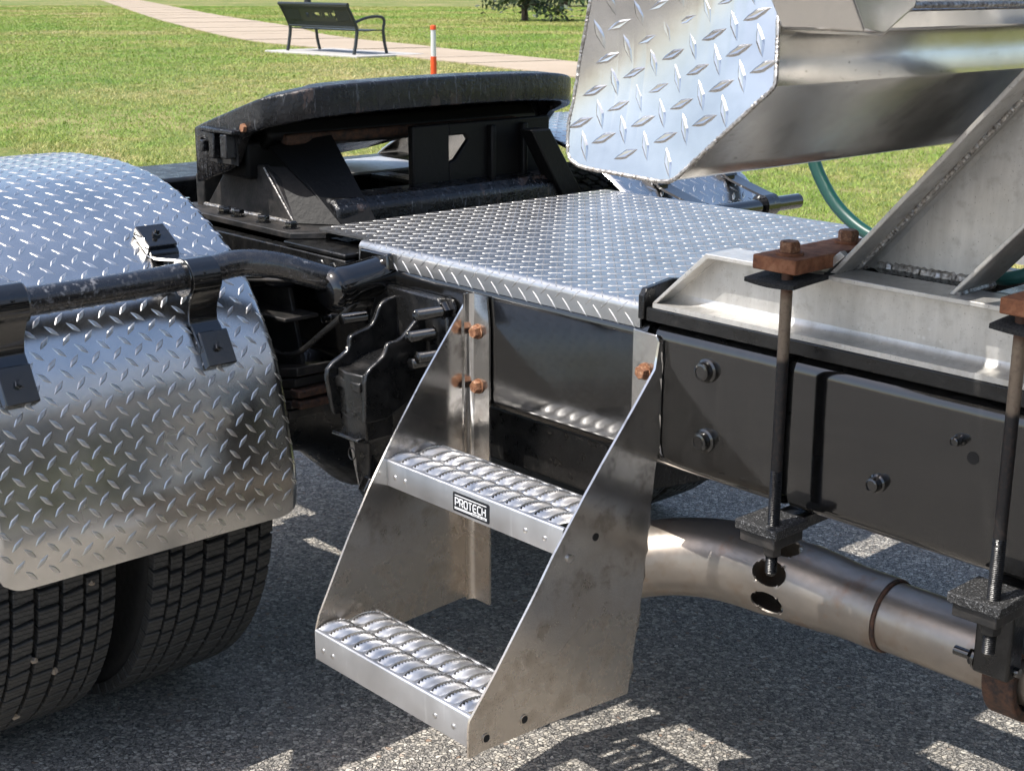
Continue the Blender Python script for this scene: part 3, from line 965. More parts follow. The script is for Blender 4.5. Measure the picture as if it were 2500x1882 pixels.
def tyre(yc, wdt, blocks):
    prof = [(0.30, -0.42), (0.36, -0.47), (0.43, -0.50), (0.455, -0.49), (0.4695, -0.45), (0.4695, 0.45), (0.455, 0.49), (0.43, 0.50), (0.36, 0.47), (0.30, 0.42)]
    mb = MB().lathe([(r_, a * wdt) for r_, a in prof], (WX, yc, WZ), (0, 1, 0), 96)
    o = part('wheel', mb, 'tyre_rubber', smooth=40)
    rim = MB().lathe([(0.02, -0.10), (0.14, -0.10), (0.16, -0.02), (0.27, 0.02), (0.285, 0.10), (0.302, 0.11), (0.302, -0.11), (0.285, -0.10), (0.1, -0.06)], (WX, yc, WZ), (0, 1, 0), 48)
    part('rim', rim, 'mill_aluminium', o)
    cols = [(-0.435, 0.115, 0.3, 0.2), (-0.315, 0.095, 0.0, 0.15), (-0.175, 0.150, 0.55, 0.32), (0.0, 0.150, 0.1, 0.08), (0.175, 0.150, 0.6, 0.32), (0.315, 0.095, 0.15, 0.15), (0.435, 0.115, 0.45, 0.2)]
    NP = 80
    pit = 2 * math.pi / NP
    rest = MB()
    shared = []
    for ci, (cy, cw, ph, sk) in enumerate(cols):
        hw = cw * wdt * 0.475; hl = 0.5 * pit * R_T * 0.80
        sh = sk * hw
        dy = 0.012
        drop = 0.003 if ci in (0, 6) else 0.0
        # x: outwards (radius), y: across, z: along the circumference
        vs = []
        for lev, ins in ((-0.020, 0.0), (0.0, 0.0), (0.0022, 0.0018)):
            for sy, sz in ((-1, -1), (1, -1), (1, 1), (-1, 1)):
                out = drop if (ci == 0 and sy < 0) or (ci == 6 and sy > 0) else 0
                vs.append((lev - out, sy * (hw - ins), sz * (hl - ins) + sy * sh * 0.55))
        fs = [(8, 9, 10, 11)]
        for l_ in (0, 1):
            for k in range(4):
                fs.append((l_ * 4 + k, l_ * 4 + (k + 1) % 4, (l_ + 1) * 4 + (k + 1) % 4, (l_ + 1) * 4 + k))
        bm = MB().add(vs, fs)
        shared.append((bm.mesh('tread_block', 'tread_rubber', 25), vs, fs))
        for k in range(NP):
            a = (k + ph) * pit
            deg = math.degrees(a) % 360
            if deg > 180:
                deg -= 360
            vis = blocks and -70 < deg < 22
            rad = R_T - 0.0022
            px, pz = WX + rad * math.cos(a), WZ + rad * math.sin(a)
            if vis:
                b = bpy.data.objects.new('tread_block', shared[ci][0])
                COL.objects.link(b)
                b.location = (px, yc + cy * wdt, pz)
                b.rotation_euler = (0, -a, 0)
                b.parent = o
            else:
                ca, sa = math.cos(a), math.sin(a)
                rest.add([(px + v[0] * ca - v[2] * sa, yc + cy * wdt + v[1], pz + v[0] * sa + v[2] * ca) for v in vs], fs)
    part('tread_blocks', rest, 'tread_rubber', o, smooth=25, kind='stuff')
    return o


w1 = tyre(1.277, 0.262, True); w1['label'] = 'inner dual tyre nearest the frame'
w2 = tyre(0.945, 0.262, True); w2['label'] = 'outer dual tyre with pebbles in its grooves'
tyre(2.60, 0.20, False); tyre(2.83, 0.20, False)
part('axle', MB().lathe([(0.05, 0), (0.09, 0.02), (0.09, 0.42), (0.11, 0.5), (0.22, 0.62), (0.24, 0.75), (0.22, 0.88), (0.11, 1.0), (0.09, 1.1), (0.09, 1.5), (0.05, 1.52)], (WX, 1.29, WZ), (0, 1, 0), 32), 'chassis_black')

# --- leaf spring, spring hanger casting and its bolts
sp_ = MB()
for k in range(5):
    z0 = 0.705 - k * 0.022
    L_ = 0.0 - k * 0.035
    pts = [(x, z0 - 0.055 * (1 - ((x + 2.71) / 0.45) ** 2)) for x in np.linspace(-3.16 - L_, -2.265 + L_ * 0.25, 12)]
    sp_.add([(x, y, z + dz) for x, z in pts for y in (1.500, 1.585) for dz in (0, 0.018)],
            [(i * 4 + a, i * 4 + b, (i + 1) * 4 + b, (i + 1) * 4 + a) for i in range(11) for a, b in ((0, 1), (1, 3), (3, 2), (2, 0))] + [(0, 1, 3, 2), (44, 45, 47, 46)])
spring = part('leaf_spring', sp_, 'dusty_black', bevel=0.002)
for z_, x_ in ((0.668, -2.262), (0.646, -2.258)):
    part('spring_end', MB().box(x_ - 0.03, x_ + 0.004, 1.498, 1.587, z_ - 0.008, z_ + 0.008), 'rust_dark', spring, bevel=0.004)
for x_ in (-2.80, -2.62):
    part('u_bolt', MB().cyl((x_, 1.49, 0.40), (x_, 1.49, 0.80), 0.011).cyl((x_, 1.595, 0.40), (x_, 1.595, 0.80), 0.011), 'chassis_black', spring)

hg = MB().prism([(-2.165, 0.735), (-2.15, 0.80), (-2.10, 0.905), (-1.925, 0.905), (-1.90, 0.87), (-1.895, 0.735)], lambda a, b, h: (a, h, b), 1.578, 1.5985)
hanger = part('spring_hanger', hg, 'casting_black', bevel=0.004)


def rib(x, th, pts, mat='casting_black'):
    """pts: (y, z) outer edge from the rail outwards and down"""
    inner = [(1.597, pts[0][1]), ]
    poly = [(y, z) for y, z in pts] + [(pts[-1][0] + 0.05, pts[-1][1]), (1.597, 0.74)] + inner
    part('rib', MB().prism(poly, lambda a, b, h: (h, a, b), x - th / 2, x + th / 2), mat, hanger, bevel=0.0035, seg=3)


r1 = spline([(1.590, 0.892, 0), (1.546, 0.882, 0), (1.523, 0.845, 0), (1.490, 0.836, 0), (1.472, 0.828, 0), (1.466, 0.805, 0), (1.421, 0.778, 0), (1.424, 0.73, 0), (1.432, 0.690, 0)], 3)
rib(-2.052, 0.012, [(p[0], p[1]) for p in r1])
r2 = spline([(1.590, 0.872, 0), (1.566, 0.866, 0), (1.525, 0.834, 0), (1.495, 0.829, 0), (1.483, 0.808, 0), (1.444, 0.780, 0), (1.440, 0.73, 0), (1.438, 0.690, 0)], 3)
rib(-1.968, 0.011, [(p[0], p[1]) for p in r2])
part('shelf', MB().prism([(1.595, 0.806), (1.50, 0.792), (1.434, 0.762), (1.436, 0.745), (1.50, 0.775), (1.595, 0.79)], lambda a, b, h: (h, a, b), -2.047, -1.972), 'casting_black', hanger, bevel=0.002)
leg = MB()
Lp = [(-2.052, -1.968, 0.778), (-2.054, -1.968, 0.70), (-2.056, -1.972, 0.655), (-2.052, -1.982, 0.645), (-2.048, -1.995, 0.58), (-2.046, -2.000, 0.545)]
fr = [1.432, 1.436, 1.440, 1.452, 1.462, 1.468]
vs = []
for (xa, xb, z_), yf in zip(Lp, fr):
    xm = (xa + xb) / 2
    vs += [(xa, yf + 0.012, z_), (xm, yf, z_), (xb, yf + 0.008, z_), (xb, yf + 0.07, z_), (xa, yf + 0.07, z_)]
leg.add(vs, [(i * 5 + k, i * 5 + (k + 1) % 5, i * 5 + 5 + (k + 1) % 5, i * 5 + 5 + k) for i in range(5) for k in range(5)] + [(4, 3, 2, 1, 0), tuple(range(25, 30))])
part('leg', leg, 'casting_black', hanger, bevel=0.003)
part('ledge', MB().box(-2.056, -1.976, 1.430, 1.452, 0.652, 0.660), 'gloss_black_paint', hanger, bevel=0.003)
ell = [(-2.012 + 0.010 * math.cos(a), 1.4335 + 0.0045 * math.sin(a) * -0.1, 0.622 + 0.011 * math.sin(a)) for a in np.linspace(0, 2 * math.pi, 24, endpoint=False)]
part('cast_mark', MB().tube([(x, 1.4435, z) for x, y, z in ell], 0.0014, 6, closed=True), 'casting_black', hanger)
ell = [(-2.008 + 0.014 * math.cos(a), 1.4365, 0.70 + 0.006 * math.sin(a)) for a in np.linspace(0, 2 * math.pi, 24, endpoint=False)]
part('cast_mark', MB().tube(ell, 0.0009, 6, closed=True), 'casting_black', hanger)
part('shackle_pin', MB().cyl((-2.055, 1.50, 0.556), (-1.955, 1.50, 0.556), 0.017).lathe([(0.027, 0), (0.027, 0.022), (0.018, 0.026), (0.018, 0.046), (0.012, 0.048)], (-2.0, 1.475, 0.556), (1, -0.15, 0), 6), 'gloss_black_paint', hanger, bevel=0.002)


def stud(x, z, y0=1.598, L=0.075, r=0.0105):
    mb = MB().lathe([(r * 2.3, 0), (r * 2.3, 0.004), (r * 1.9, 0.005)], (x, y0, z), (-0.12, -1, 0.0), 24)
    mb.hexhead((x - 0.001, y0 - 0.004, z), (-0.12, -1, 0), r * 1.75, 0.016)
    L_ = int((L - 0.02) / 0.0026)
    rs, ps = [], []
    for k in range(L_ * 2):
        h = 0.018 + k * 0.0013
        ps.append((x - 0.12 * h, y0 - h, z)); rs.append(r * (1.0 if k % 2 else 0.88))
    ps.append((ps[-1][0], ps[-1][1] - 0.002, z)); rs.append(r * 0.7)
    mb.tube(ps, rs, 16)
    part('stud_bolt', mb, 'gloss_black_paint', hanger)


for x_, z_ in ((-1.915, 0.882), (-1.938, 0.838), (-1.932, 0.79), (-1.912, 0.805), (-2.14, 0.835)):
    stud(x_, z_)

# --- left of the hanger: shelf bracket, plates, step-like angles under the fifth wheel base
part('shelf_bracket', MB().prism([(-2.60, 1.50), (-2.585, 1.47), (-2.50, 1.455), (-2.36, 1.49), (-2.30, 1.50), (-2.30, 1.60), (-2.60, 1.60)], lambda a, b, h: (a, b, h + (a + 2.45) * 0.12), 0.868, 0.876), 'dusty_black', bevel=0.003)
part('shelf_lip', MB().prism([(-2.60, 1.50), (-2.585, 1.47), (-2.50, 1.455), (-2.36, 1.49), (-2.362, 1.498), (-2.50, 1.463), (-2.578, 1.476), (-2.592, 1.503)], lambda a, b, h: (a, b, h + (a + 2.45) * 0.12), 0.876, 0.90), 'dusty_black', bevel=0.002)
part('hanger_plate', MB().prism([(-2.44, 0.66), (-2.50, 0.84), (-2.36, 0.86), (-2.31, 0.66)], lambda a, b, h: (a, h, b), 1.55, 1.56), 'dusty_black', bevel=0.002)
part('angle_bar', MB().prism([(-2.62, 1.47), (-2.62, 1.55), (-2.30, 1.58), (-2.30, 1.50)], lambda a, b, h: (a, b, h), 0.806, 0.814), 'dusty_black', bevel=0.002)
part('air_line', MB().tube(spline([(-2.5, 1.53, 0.86), (-2.40, 1.50, 0.76), (-2.30, 1.51, 0.74), (-2.22, 1.54, 0.80), (-2.16, 1.57, 0.86)], 8), 0.006, 10), 'chassis_black')

# --- fifth wheel
FWL = spline([(-2.785, 1.605, 0), (-2.74, 1.60, 0), (-2.64, 1.598, 0), (-2.56, 1.598, 0), (-2.525, 1.602, 0), (-2.505, 1.618, 0), (-2.470, 1.665, 0), (-2.452, 1.70, 0), (-2.443, 1.76, 0), (-2.439, 1.86, 0), (-2.436, 2.05, 0), (-2.440, 2.28, 0), (-2.455, 2.40, 0), (-2.495, 2.468, 0), (-2.55, 2.497, 0), (-2.64, 2.50, 0), (-2.785, 2.495, 0)], 5)


def fw_z(x, y):
    return 1.248 + 0.285 * (x + 2.44) - 0.007 * ((y - 2.05) / 0.45) ** 2


path = np.array([p[:2] for p in FWL])
nP = len(path)
tan = np.gradient(path, axis=0); tan /= np.linalg.norm(tan, axis=1)[:, None]
outn = np.stack([tan[:, 1], -tan[:, 0]], 1)
cen = np.array([-2.7, 2.05])
for i in range(nP):
    if np.dot(outn[i], path[i] - cen) < 0:
        outn[i] *= -1
sec = [(0.0, 0.0)]
mbp = MB()
vs = []
cs = []
for i in range(nP):
    p, o_ = path[i], outn[i]
    zt = fw_z(*p)
    q_ = min(1.0, max(0.0, (-2.575 - p[0]) / 0.07))
    hs = 0.063 + 0.058 * q_ * q_ * (3 - 2 * q_)
    prof2 = [(-0.05, 0.002), (-0.009, 0.0), (-0.004, -0.0008), (-0.0008, -0.003), (0.0, -0.007), (0.0, -hs * 0.5), (0.0, -hs + 0.004), (-0.002, -hs + 0.001), (-0.006, -hs), (-0.022, -hs + 0.002), (-0.026, -0.03)]
    for q, dz in prof2:
        vs.append((p[0] + o_[0] * q, p[1] + o_[1] * q, zt + dz))
nn = 11
mbp.add(vs, [(i * nn + k, i * nn + (k + 1) % nn, (i + 1) * nn + (k + 1) % nn, (i + 1) * nn + k) for i in range(nP - 1) for k in range(nn)] + [tuple(range(nn)), tuple(range((nP - 1) * nn, nP * nn))])
fw = part('fifth_wheel', mbp, 'fifth_wheel_black', smooth=50)
inset = [(path[i][0] - outn[i][0] * 0.045, path[i][1] - outn[i][1] * 0.045) for i in range(nP)]
top_poly = inset + [(-3.10, 2.30), (-3.20, 2.20), (-2.98, 2.08), (-2.72, 2.07), (-2.72, 2.03), (-2.98, 2.02), (-3.20, 1.90), (-3.10, 1.80)]
mbp = MB()
n0 = len(top_poly)
mbp.add([(a, b, fw_z(a, b) + 0.0005 - (0.04 if a < -2.95 else 0)) for a, b in top_poly] + [(a, b, fw_z(a, b) - 0.03) for a, b in top_poly],
        [tuple(range(n0)), tuple(range(n0, 2 * n0))[::-1]] + [(i, n0 + i, n0 + (i + 1) % n0, (i + 1) % n0) for i in range(n0)])
part('top_plate', mbp, 'fifth_wheel_black', fw)
part('saddle', MB().prism([(-2.80, 1.085), (-2.80, 1.11), (-2.60, 1.165), (-2.58, 1.13), (-2.62, 1.10)], lambda a, b, h: (a, h, b), 1.665, 2.44), 'greasy_black', fw, bevel=0.01)
part('lock_bar', MB().box(-2.60, -2.565, 1.70, 2.36, 1.112, 1.135), 'rust_dark', fw, bevel=0.006)
# near-side release bracket
part('release_bracket', MB().box(-2.715, -2.585, 1.574, 1.606, 1.140, 1.150).box(-2.685, -2.665, 1.578, 1.60, 1.085, 1.140).box(-2.63, -2.605, 1.572, 1.60, 1.09, 1.140).box(-2.735, -2.72, 1.585, 1.602, 1.095, 1.12), 'fifth_wheel_black', fw, bevel=0.003)
part('bolt', MB().hexhead((-2.572, 1.600, 1.155), (0, -1, 0.1), 0.010, 0.009), 'rusty_bolt', fw)
part('bolt', MB().hexhead((-2.75, 1.602, 1.12), (0, -1, 0.1), 0.008, 0.008), 'gloss_black_paint', fw)
part('side_opening', MB().box(-2.715, -2.60, 1.5965, 1.5985, 1.075, 1.14), 'hole_dark', fw)
# stand
gus = part('fifth_wheel_stand', MB().prism([(-2.835, 0.962), (-2.735, 1.062), (-2.60, 1.072), (-2.56, 1.05), (-2.485, 0.962)], lambda a, b, h: (a, h, b), 1.655, 1.672), 'dusty_black', bevel=0.003)
part('front_brace', MB().add([(-2.485, 1.656, 0.962), (-2.600, 1.656, 1.070), (-2.545, 1.70, 1.068), (-2.405, 1.715, 0.962)], [(0, 3, 2, 1)]), 'greasy_black', gus, solid=0.008)
part('rear_brace', MB().add([(-2.600, 1.675, 1.11), (-2.55, 1.80, 1.13), (-2.395, 1.80, 0.962), (-2.41, 1.72, 0.962)], [(0, 3, 2, 1)]), 'greasy_black', gus, solid=0.012)
part('pivot_block', MB().prism([(-2.75, 1.04), (-2.74, 1.11), (-2.66, 1.13), (-2.62, 1.12), (-2.62, 1.04)], lambda a, b, h: (a, h, b), 1.63, 1.76), 'greasy_black', gus, bevel=0.008)
part('end_plate', MB().box(-2.872, -2.838, 1.65, 1.76, 0.955, 1.03), 'dusty_black', gus, bevel=0.004)
part('weld', weld([(-2.485, 1.651, 0.966), (-2.588, 1.651, 1.068)], 0.0022, 0.004), 'weld_aluminium', gus)
part('weld', weld([(-2.84, 1.652, 0.9625), (-2.48, 1.652, 0.9625)], 0.005, 0.008), 'weld_aluminium', gus)
base = part('base_plate', MB().prism([(-2.90, 1.592), (-2.90, 1.80), (-2.36, 1.80), (-2.36, 1.645), (-2.405, 1.588)], lambda a, b, h: (a, b, h), 0.9465, 0.9595), 'dusty_black', bevel=0.002)
part('base_angle', MB().box(-2.90, -2.20, 1.575, 1.604, 0.89, 0.9335).box(-2.41, -2.20, 1.575, 1.655, 0.9360, 0.9455), 'chassis_black', base, bevel=0.003)
for bx_ in (-2.875, -2.705, -2.652, -2.552, -2.450):
    part('bolt', MB().lathe([(0.017, 0), (0.017, 0.003), (0.012, 0.003)], (bx_, 1.622, 0.9595), (0, 0, 1), 24).hexhead((bx_, 1.622, 0.9625), (0, 0, 1), 0.0135, 0.013, rot=bx_ * 9), 'gloss_black_paint', base)
for bx_ in (-2.27, -2.23):
    part('bolt', MB().cyl((bx_, 1.60, 0.915), (bx_, 1.566, 0.915), 0.010).hexhead((bx_, 1.575, 0.915), (0, -1, 0), 0.013, 0.008), 'chassis_black', base)
stand2 = part('cross_beam', MB().prism([(-2.52, 0.93), (-2.52, 1.0), (-2.50, 1.012), (-2.44, 1.008), (-2.42, 0.99), (-2.42, 0.93)], lambda a, b, h: (a, h, b), 1.72, 2.40), 'fifth_wheel_black', bevel=0.008)
part('web_plate', MB().box(-2.515, -2.495, 1.98, 2.085, 0.96, 1.14).prism([(2.0855, 0.96), (2.40, 0.96), (2.40, 1.14), (2.0855, 1.14), (2.0855, 1.112), (2.135, 1.112), (2.145, 1.100), (2.105, 1.058), (2.0855, 1.052)], lambda a, b, h: (h, a, b), -2.513, -2.497).box(-2.497, -2.480, 2.20, 2.215, 0.96, 1.13).box(-2.497, -2.480, 2.30, 2.315, 0.96, 1.13).box(-2.514, -2.496, 1.74, 1.98, 0.95, 1.005), 'greasy_black', stand2, bevel=0.004)
part('end_brace', MB().prism([(2.26, 1.12), (2.32, 1.12), (2.43, 0.96), (2.36, 0.96)], lambda a, b, h: (h, a, b), -2.455, -2.41), 'greasy_black', stand2, bevel=0.004)
part('far_stand', MB().prism([(-2.835, 0.955), (-2.735, 1.10), (-2.56, 1.10), (-2.45, 0.955)], lambda a, b, h: (a, h, b), 2.42, 2.44), 'chassis_black', stand2)
part('tail_plate', MB().box(-3.16, -2.92, 1.92, 2.39, 0.978, 0.984), 'mill_aluminium')
part('rear_beam', MB().box(-3.28, -3.18, 1.45, 2.55, 0.72, 0.976), 'chassis_black', bevel=0.01)

# --- step
def xl(y, z):
    a = min(1, max(0, (1.6 - y) / 0.37)); b = min(1, max(0, (0.925 - z) / 0.55))
    return -1.856 + 0.042 * a * b


def xr(y, z):
    return -1.407 - 0.010 * max(0, (1.6 - y) / 0.4) * min(1, max(0, (0.925 - z) / 0.5))


left_poly = [(1.597, 0.350), (1.594, 0.925), (1.5895, 0.9245), (1.5826, 0.9066), (1.5489, 0.8657), (1.4802, 0.7844), (1.4194, 0.7087), (1.3654, 0.6380), (1.3041, 0.5499), (1.2615, 0.4839), (1.2297, 0.4358), (1.2215, 0.4144), (1.2190, 0.3860), (1.2256, 0.3634), (1.236, 0.3620), (1.4235, 0.3580), (1.5735, 0.3537)]
right_poly = [(1.598, 0.78), (1.597, 0.9217), (1.590, 0.9200), (1.582, 0.8780), (1.5382, 0.8267), (1.4706, 0.7500), (1.4357, 0.7086), (1.3744, 0.6308), (1.3366, 0.5760), (1.2936, 0.5180), (1.2609, 0.4730), (1.2123, 0.4122), (1.2098, 0.3964), (1.2095, 0.3530), (1.2150, 0.3515), (1.2337, 0.3545), (1.2938, 0.3540), (1.3884, 0.3515), (1.4888, 0.3460), (1.5406, 0.3439), (1.5677, 0.5174), (1.5884, 0.7122), (1.5977, 0.7561)]
step = None


def densify(poly, s=0.02):
    out = []
    for a, b in zip(poly, poly[1:] + poly[:1]):
        k = max(1, int(math.hypot(b[0] - a[0], b[1] - a[1]) / s))
        out += [(a[0] + (b[0] - a[0]) * i / k, a[1] + (b[1] - a[1]) * i / k) for i in range(k)]
    return out


def plate(poly, fx, th=0.0042):
    """warped plate: triangulated through a bmesh grid-fill"""
    import bmesh
    bm = bmesh.new()
    pl = densify(poly)
    vsb = [bm.verts.new((0, y, z)) for y, z in pl]
    bm.faces.new(vsb)
    bmesh.ops.triangulate(bm, faces=bm.faces[:])
    for _ in range(2):
        bmesh.ops.subdivide_edges(bm, edges=[e for e in bm.edges if e.calc_length() > 0.05], cuts=1, use_grid_fill=True)
        bmesh.ops.triangulate(bm, faces=bm.faces[:])
    bm.verts.ensure_lookup_table()
    bm.normal_update()
    flip = sum(f.normal.x for f in bm.faces) < 0
    vv = [(fx(v.co.y, v.co.z), v.co.y, v.co.z) for v in bm.verts]
    for i, v in enumerate(bm.verts):
        v.index = i
    ff = [tuple(v.index for v in (reversed(f.verts) if flip else f.verts)) for f in bm.faces]
    bm.free()
    return MB().add(vv, ff)


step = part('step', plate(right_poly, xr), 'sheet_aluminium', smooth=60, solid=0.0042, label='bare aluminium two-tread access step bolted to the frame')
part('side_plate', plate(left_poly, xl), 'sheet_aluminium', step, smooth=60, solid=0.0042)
# flanges with bent radius
mb = MB()
rr_ = 0.012
fl = []
for z_ in np.linspace(0.348, 0.925, 12):
    wd = 0.052
    ring = [(xl(1.58, z_) + 0.0, 1.578), (-1.856 + 0.002, 1.588), (-1.856 + 0.007, 1.5945), (-1.856 + 0.014, 1.5965), (-1.856 + wd - (0.006 if z_ > 0.92 else 0), 1.5965)]
    fl += [(x, y, z_) for x, y in ring]
mb.add(fl, [(i * 5 + k, i * 5 + k + 1, (i + 1) * 5 + k + 1, (i + 1) * 5 + k) for i in range(11) for k in range(4)])
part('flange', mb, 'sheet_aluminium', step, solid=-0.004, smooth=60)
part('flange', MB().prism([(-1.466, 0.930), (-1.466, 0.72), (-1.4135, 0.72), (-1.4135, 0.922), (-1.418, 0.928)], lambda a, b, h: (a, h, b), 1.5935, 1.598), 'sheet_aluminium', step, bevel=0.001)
for bx_, bz_ in ((-1.833, 0.859), (-1.831, 0.760), (-1.438, 0.867)):
    part('bolt', MB().lathe([(0.0135, 0), (0.0135, 0.003), (0.011, 0.003)], (bx_, 1.593, bz_), (0, -1, 0), 24).hexhead((bx_, 1.590, bz_), (0, -1, 0), 0.0115, 0.011, rot=bx_ * 7), 'rusty_bolt', step)
for (y_, z_), hd in zip(((1.46, 0.636), (1.405, 0.616)), (0, 1)):
    part('bolt_hole' if hd == 0 else 'bolt', MB().lathe([(0.0062, -0.002), (0.0062, 0.0006 if hd == 0 else 0.003), (0, 0.0006 if hd == 0 else 0.004)], (xr(y_, z_) + 0.0002, y_, z_), (1, 0, 0), 20), 'hole_dark' if hd == 0 else 'rivet_aluminium', step)
for y_, z_ in ((1.243, 0.374), (1.318, 0.378)):
    part('bolt_hole', MB().lathe([(0.0066, -0.002), (0.0066, 0.0006), (0.0, 0.0006)], (xr(y_, z_) + 0.0003, y_, z_), (1, 0, 0), 24), 'hole_dark', step)
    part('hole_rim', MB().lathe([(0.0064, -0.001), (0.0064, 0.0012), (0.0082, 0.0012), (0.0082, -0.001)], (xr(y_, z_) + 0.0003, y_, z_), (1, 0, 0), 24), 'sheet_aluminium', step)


def tread(x0, x1, y0, y1, z, hf, x0b=None):
    """serrated plank tread: folded tray with two rows of raised toothed scallops"""
    nx = x1 - x0
    tr = part('tread', MB().box(x0 + 0.004, x1 - 0.004, y1 - 0.003, y1, z - 0.035, z).box(x0 + 0.004, x0 + 0.012, y0 + 0.004, y1 - 0.003, z - 0.006, z - 0.004), 'tread_aluminium', step)
    part('nosing', MB().prism([(y0, z - hf), (y0, z - 0.003), (y0 + 0.001, z - 0.0008), (y0 + 0.003, z), (y0 + 0.007, z), (y0 + 0.007, z - 0.002), (y0 + 0.004, z - 0.003), (y0 + 0.0025, z - 0.005), (y0 + 0.0025, z - hf)], lambda a, b, h: (h, a, b), x0 + 0.002, x1 - 0.003), 'tread_front_aluminium', step, smooth=50)
    mb = MB()
    pitch = 0.0328
    rows = 2
    ya, yb = y0 + 0.006, y1 - 0.002
    hw = (yb - ya) / rows / 2
    ns, ntt = 22, 6
    for r_ in range(rows):
        ycn = ya + hw * (2 * r_ + 1)
        xx = x0 + 0.004 + pitch * (0.5 if r_ else 0.05)
        while xx < x1 - 0.010:
            # a dome pressed up from below and slit along its ridge; both lips toothed
            for sg in (1, -1):
                vs = []
                for i in range(ns + 1):
                    s = -1 + 2 * i / ns
                    arch = max(0.0, 1 - abs(s) ** 2.2)
                    ctr = xx + pitch * (0.16 * s - 0.10 * arch)
                    foot = xx + pitch * (0.16 * s) + sg * pitch * 0.5
                    lip = ctr + sg * 0.0042 * arch ** 0.8
                    for j in range(ntt + 1):
                        t_ = j / ntt
                        X = foot + (lip - foot) * t_
                        hh = 0.0082 * arch ** 0.8 * (math.sin(t_ * math.pi / 2) ** 1.4) * (1.0 if sg > 0 else 0.95)
                        if j == ntt and arch > 0.08:
                            hh += 0.0013 if i % 2 else -0.0013
                            X += sg * (-0.0011 if i % 2 else 0.0010)
                        X = min(max(X, x0 + 0.003), x1 - 0.003)
                        vs.append((X, ycn + s * hw * 1.01, z - 0.0035 + hh))
                fq = [(i * (ntt + 1) + j, i * (ntt + 1) + j + 1, (i + 1) * (ntt + 1) + j + 1, (i + 1) * (ntt + 1) + j) for i in range(ns) for j in range(ntt)]
                mb.add(vs, fq if sg > 0 else [q[::-1] for q in fq])
            xx += pitch
    part('serrated_scallops', mb, 'tread_aluminium', step, smooth=70, solid=0.0012, kind='stuff')
    for rx in (x0 + 0.025, x0 + 0.052, x1 - 0.085, x1 - 0.042):
        part('rivet', MB().lathe([(0.0042, 0), (0.0042, 0.0009), (0.003, 0.0018), (0.0012, 0.002)], (rx, y0, z - hf * 0.58), (0, -1, 0), 16), 'rivet_aluminium', step)
    return tr


tread(-1.848, -1.4125, 1.396, 1.520, 0.664, 0.046)
tread(-1.8165, -1.4165, 1.216, 1.343, 0.416, 0.052)

# sticker on the upper tread nosing
SX0, SX1, SZ0, SZ1, SY = -1.6695, -1.5805, 0.6225, 0.6555, 1.396


def rrect(x0, x1, z0, z1, r, n=5):
    out = []
    for cx, cz, a0 in ((x1 - r, z1 - r, 0), (x0 + r, z1 - r, 90), (x0 + r, z0 + r, 180), (x1 - r, z0 + r, 270)):
        out += [(cx + r * math.cos(R(a0 + 90 * k / n)), cz + r * math.sin(R(a0 + 90 * k / n))) for k in range(n + 1)]
    return out


part('sticker', MB().prism(rrect(SX0, SX1, SZ0, SZ1, 0.003), lambda a, b, h: (a, h, b), SY - 0.0006, SY + 0.0002), 'sticker_black', step)
LET = {'P': [((0, 0), (0, 1), (.8, 1), (1, .8), (1, .62), (.8, .45), (.3, .45))], 'R': [((0, 0), (0, 1), (.8, 1), (1, .8), (1, .62), (.8, .45), (.3, .45)), ((.5, .45), (1, 0))],
       'O': [((.2, 0), (0, .2), (0, .8), (.2, 1), (.8, 1), (1, .8), (1, .2), (.8, 0), (.2, 0))], 'T': [((0, 1), (1, 1)), ((.5, 1), (.5, 0))],
       'E': [((1, 1), (.2, 1), (0, .8), (0, .2), (.2, 0), (1, 0)), ((.3, .5), (.85, .5))], 'C': [((1, 1), (.2, 1), (0, .8), (0, .2), (.2, 0), (1, 0))], 'H': [((0, 0), (0, 1)), ((1, 0), (1, 1)), ((.3, .5), (1, .5))]}


def stroke(mb, pts, th, y0, y1):
    pts = [V3((p[0], 0, p[1])) for p in pts]
    n = len(pts)
    L_, R_ = [], []
    for i, p in enumerate(pts):
        a = nrm(pts[i] - pts[i - 1]) if i > 0 else nrm(pts[1] - pts[0])
        b = nrm(pts[i + 1] - pts[i]) if i < n - 1 else a
        na = np.array([-a[2], 0, a[0]]); nb_ = np.array([-b[2], 0, b[0]])
        mnn = nrm(na + nb_); k = 1 / max(0.5, np.dot(mnn, na))
        L_.append(p + mnn * th / 2 * k); R_.append(p - mnn * th / 2 * k)
    for i in range(n - 1):
        q = [L_[i], L_[i + 1], R_[i + 1], R_[i]]
        mb.add([(v[0], y0, v[2]) for v in q] + [(v[0], y1, v[2]) for v in q], [(0, 1, 2, 3), (4, 7, 6, 5), (0, 4, 5, 1), (1, 5, 6, 2), (2, 6, 7, 3), (3, 7, 4, 0)])


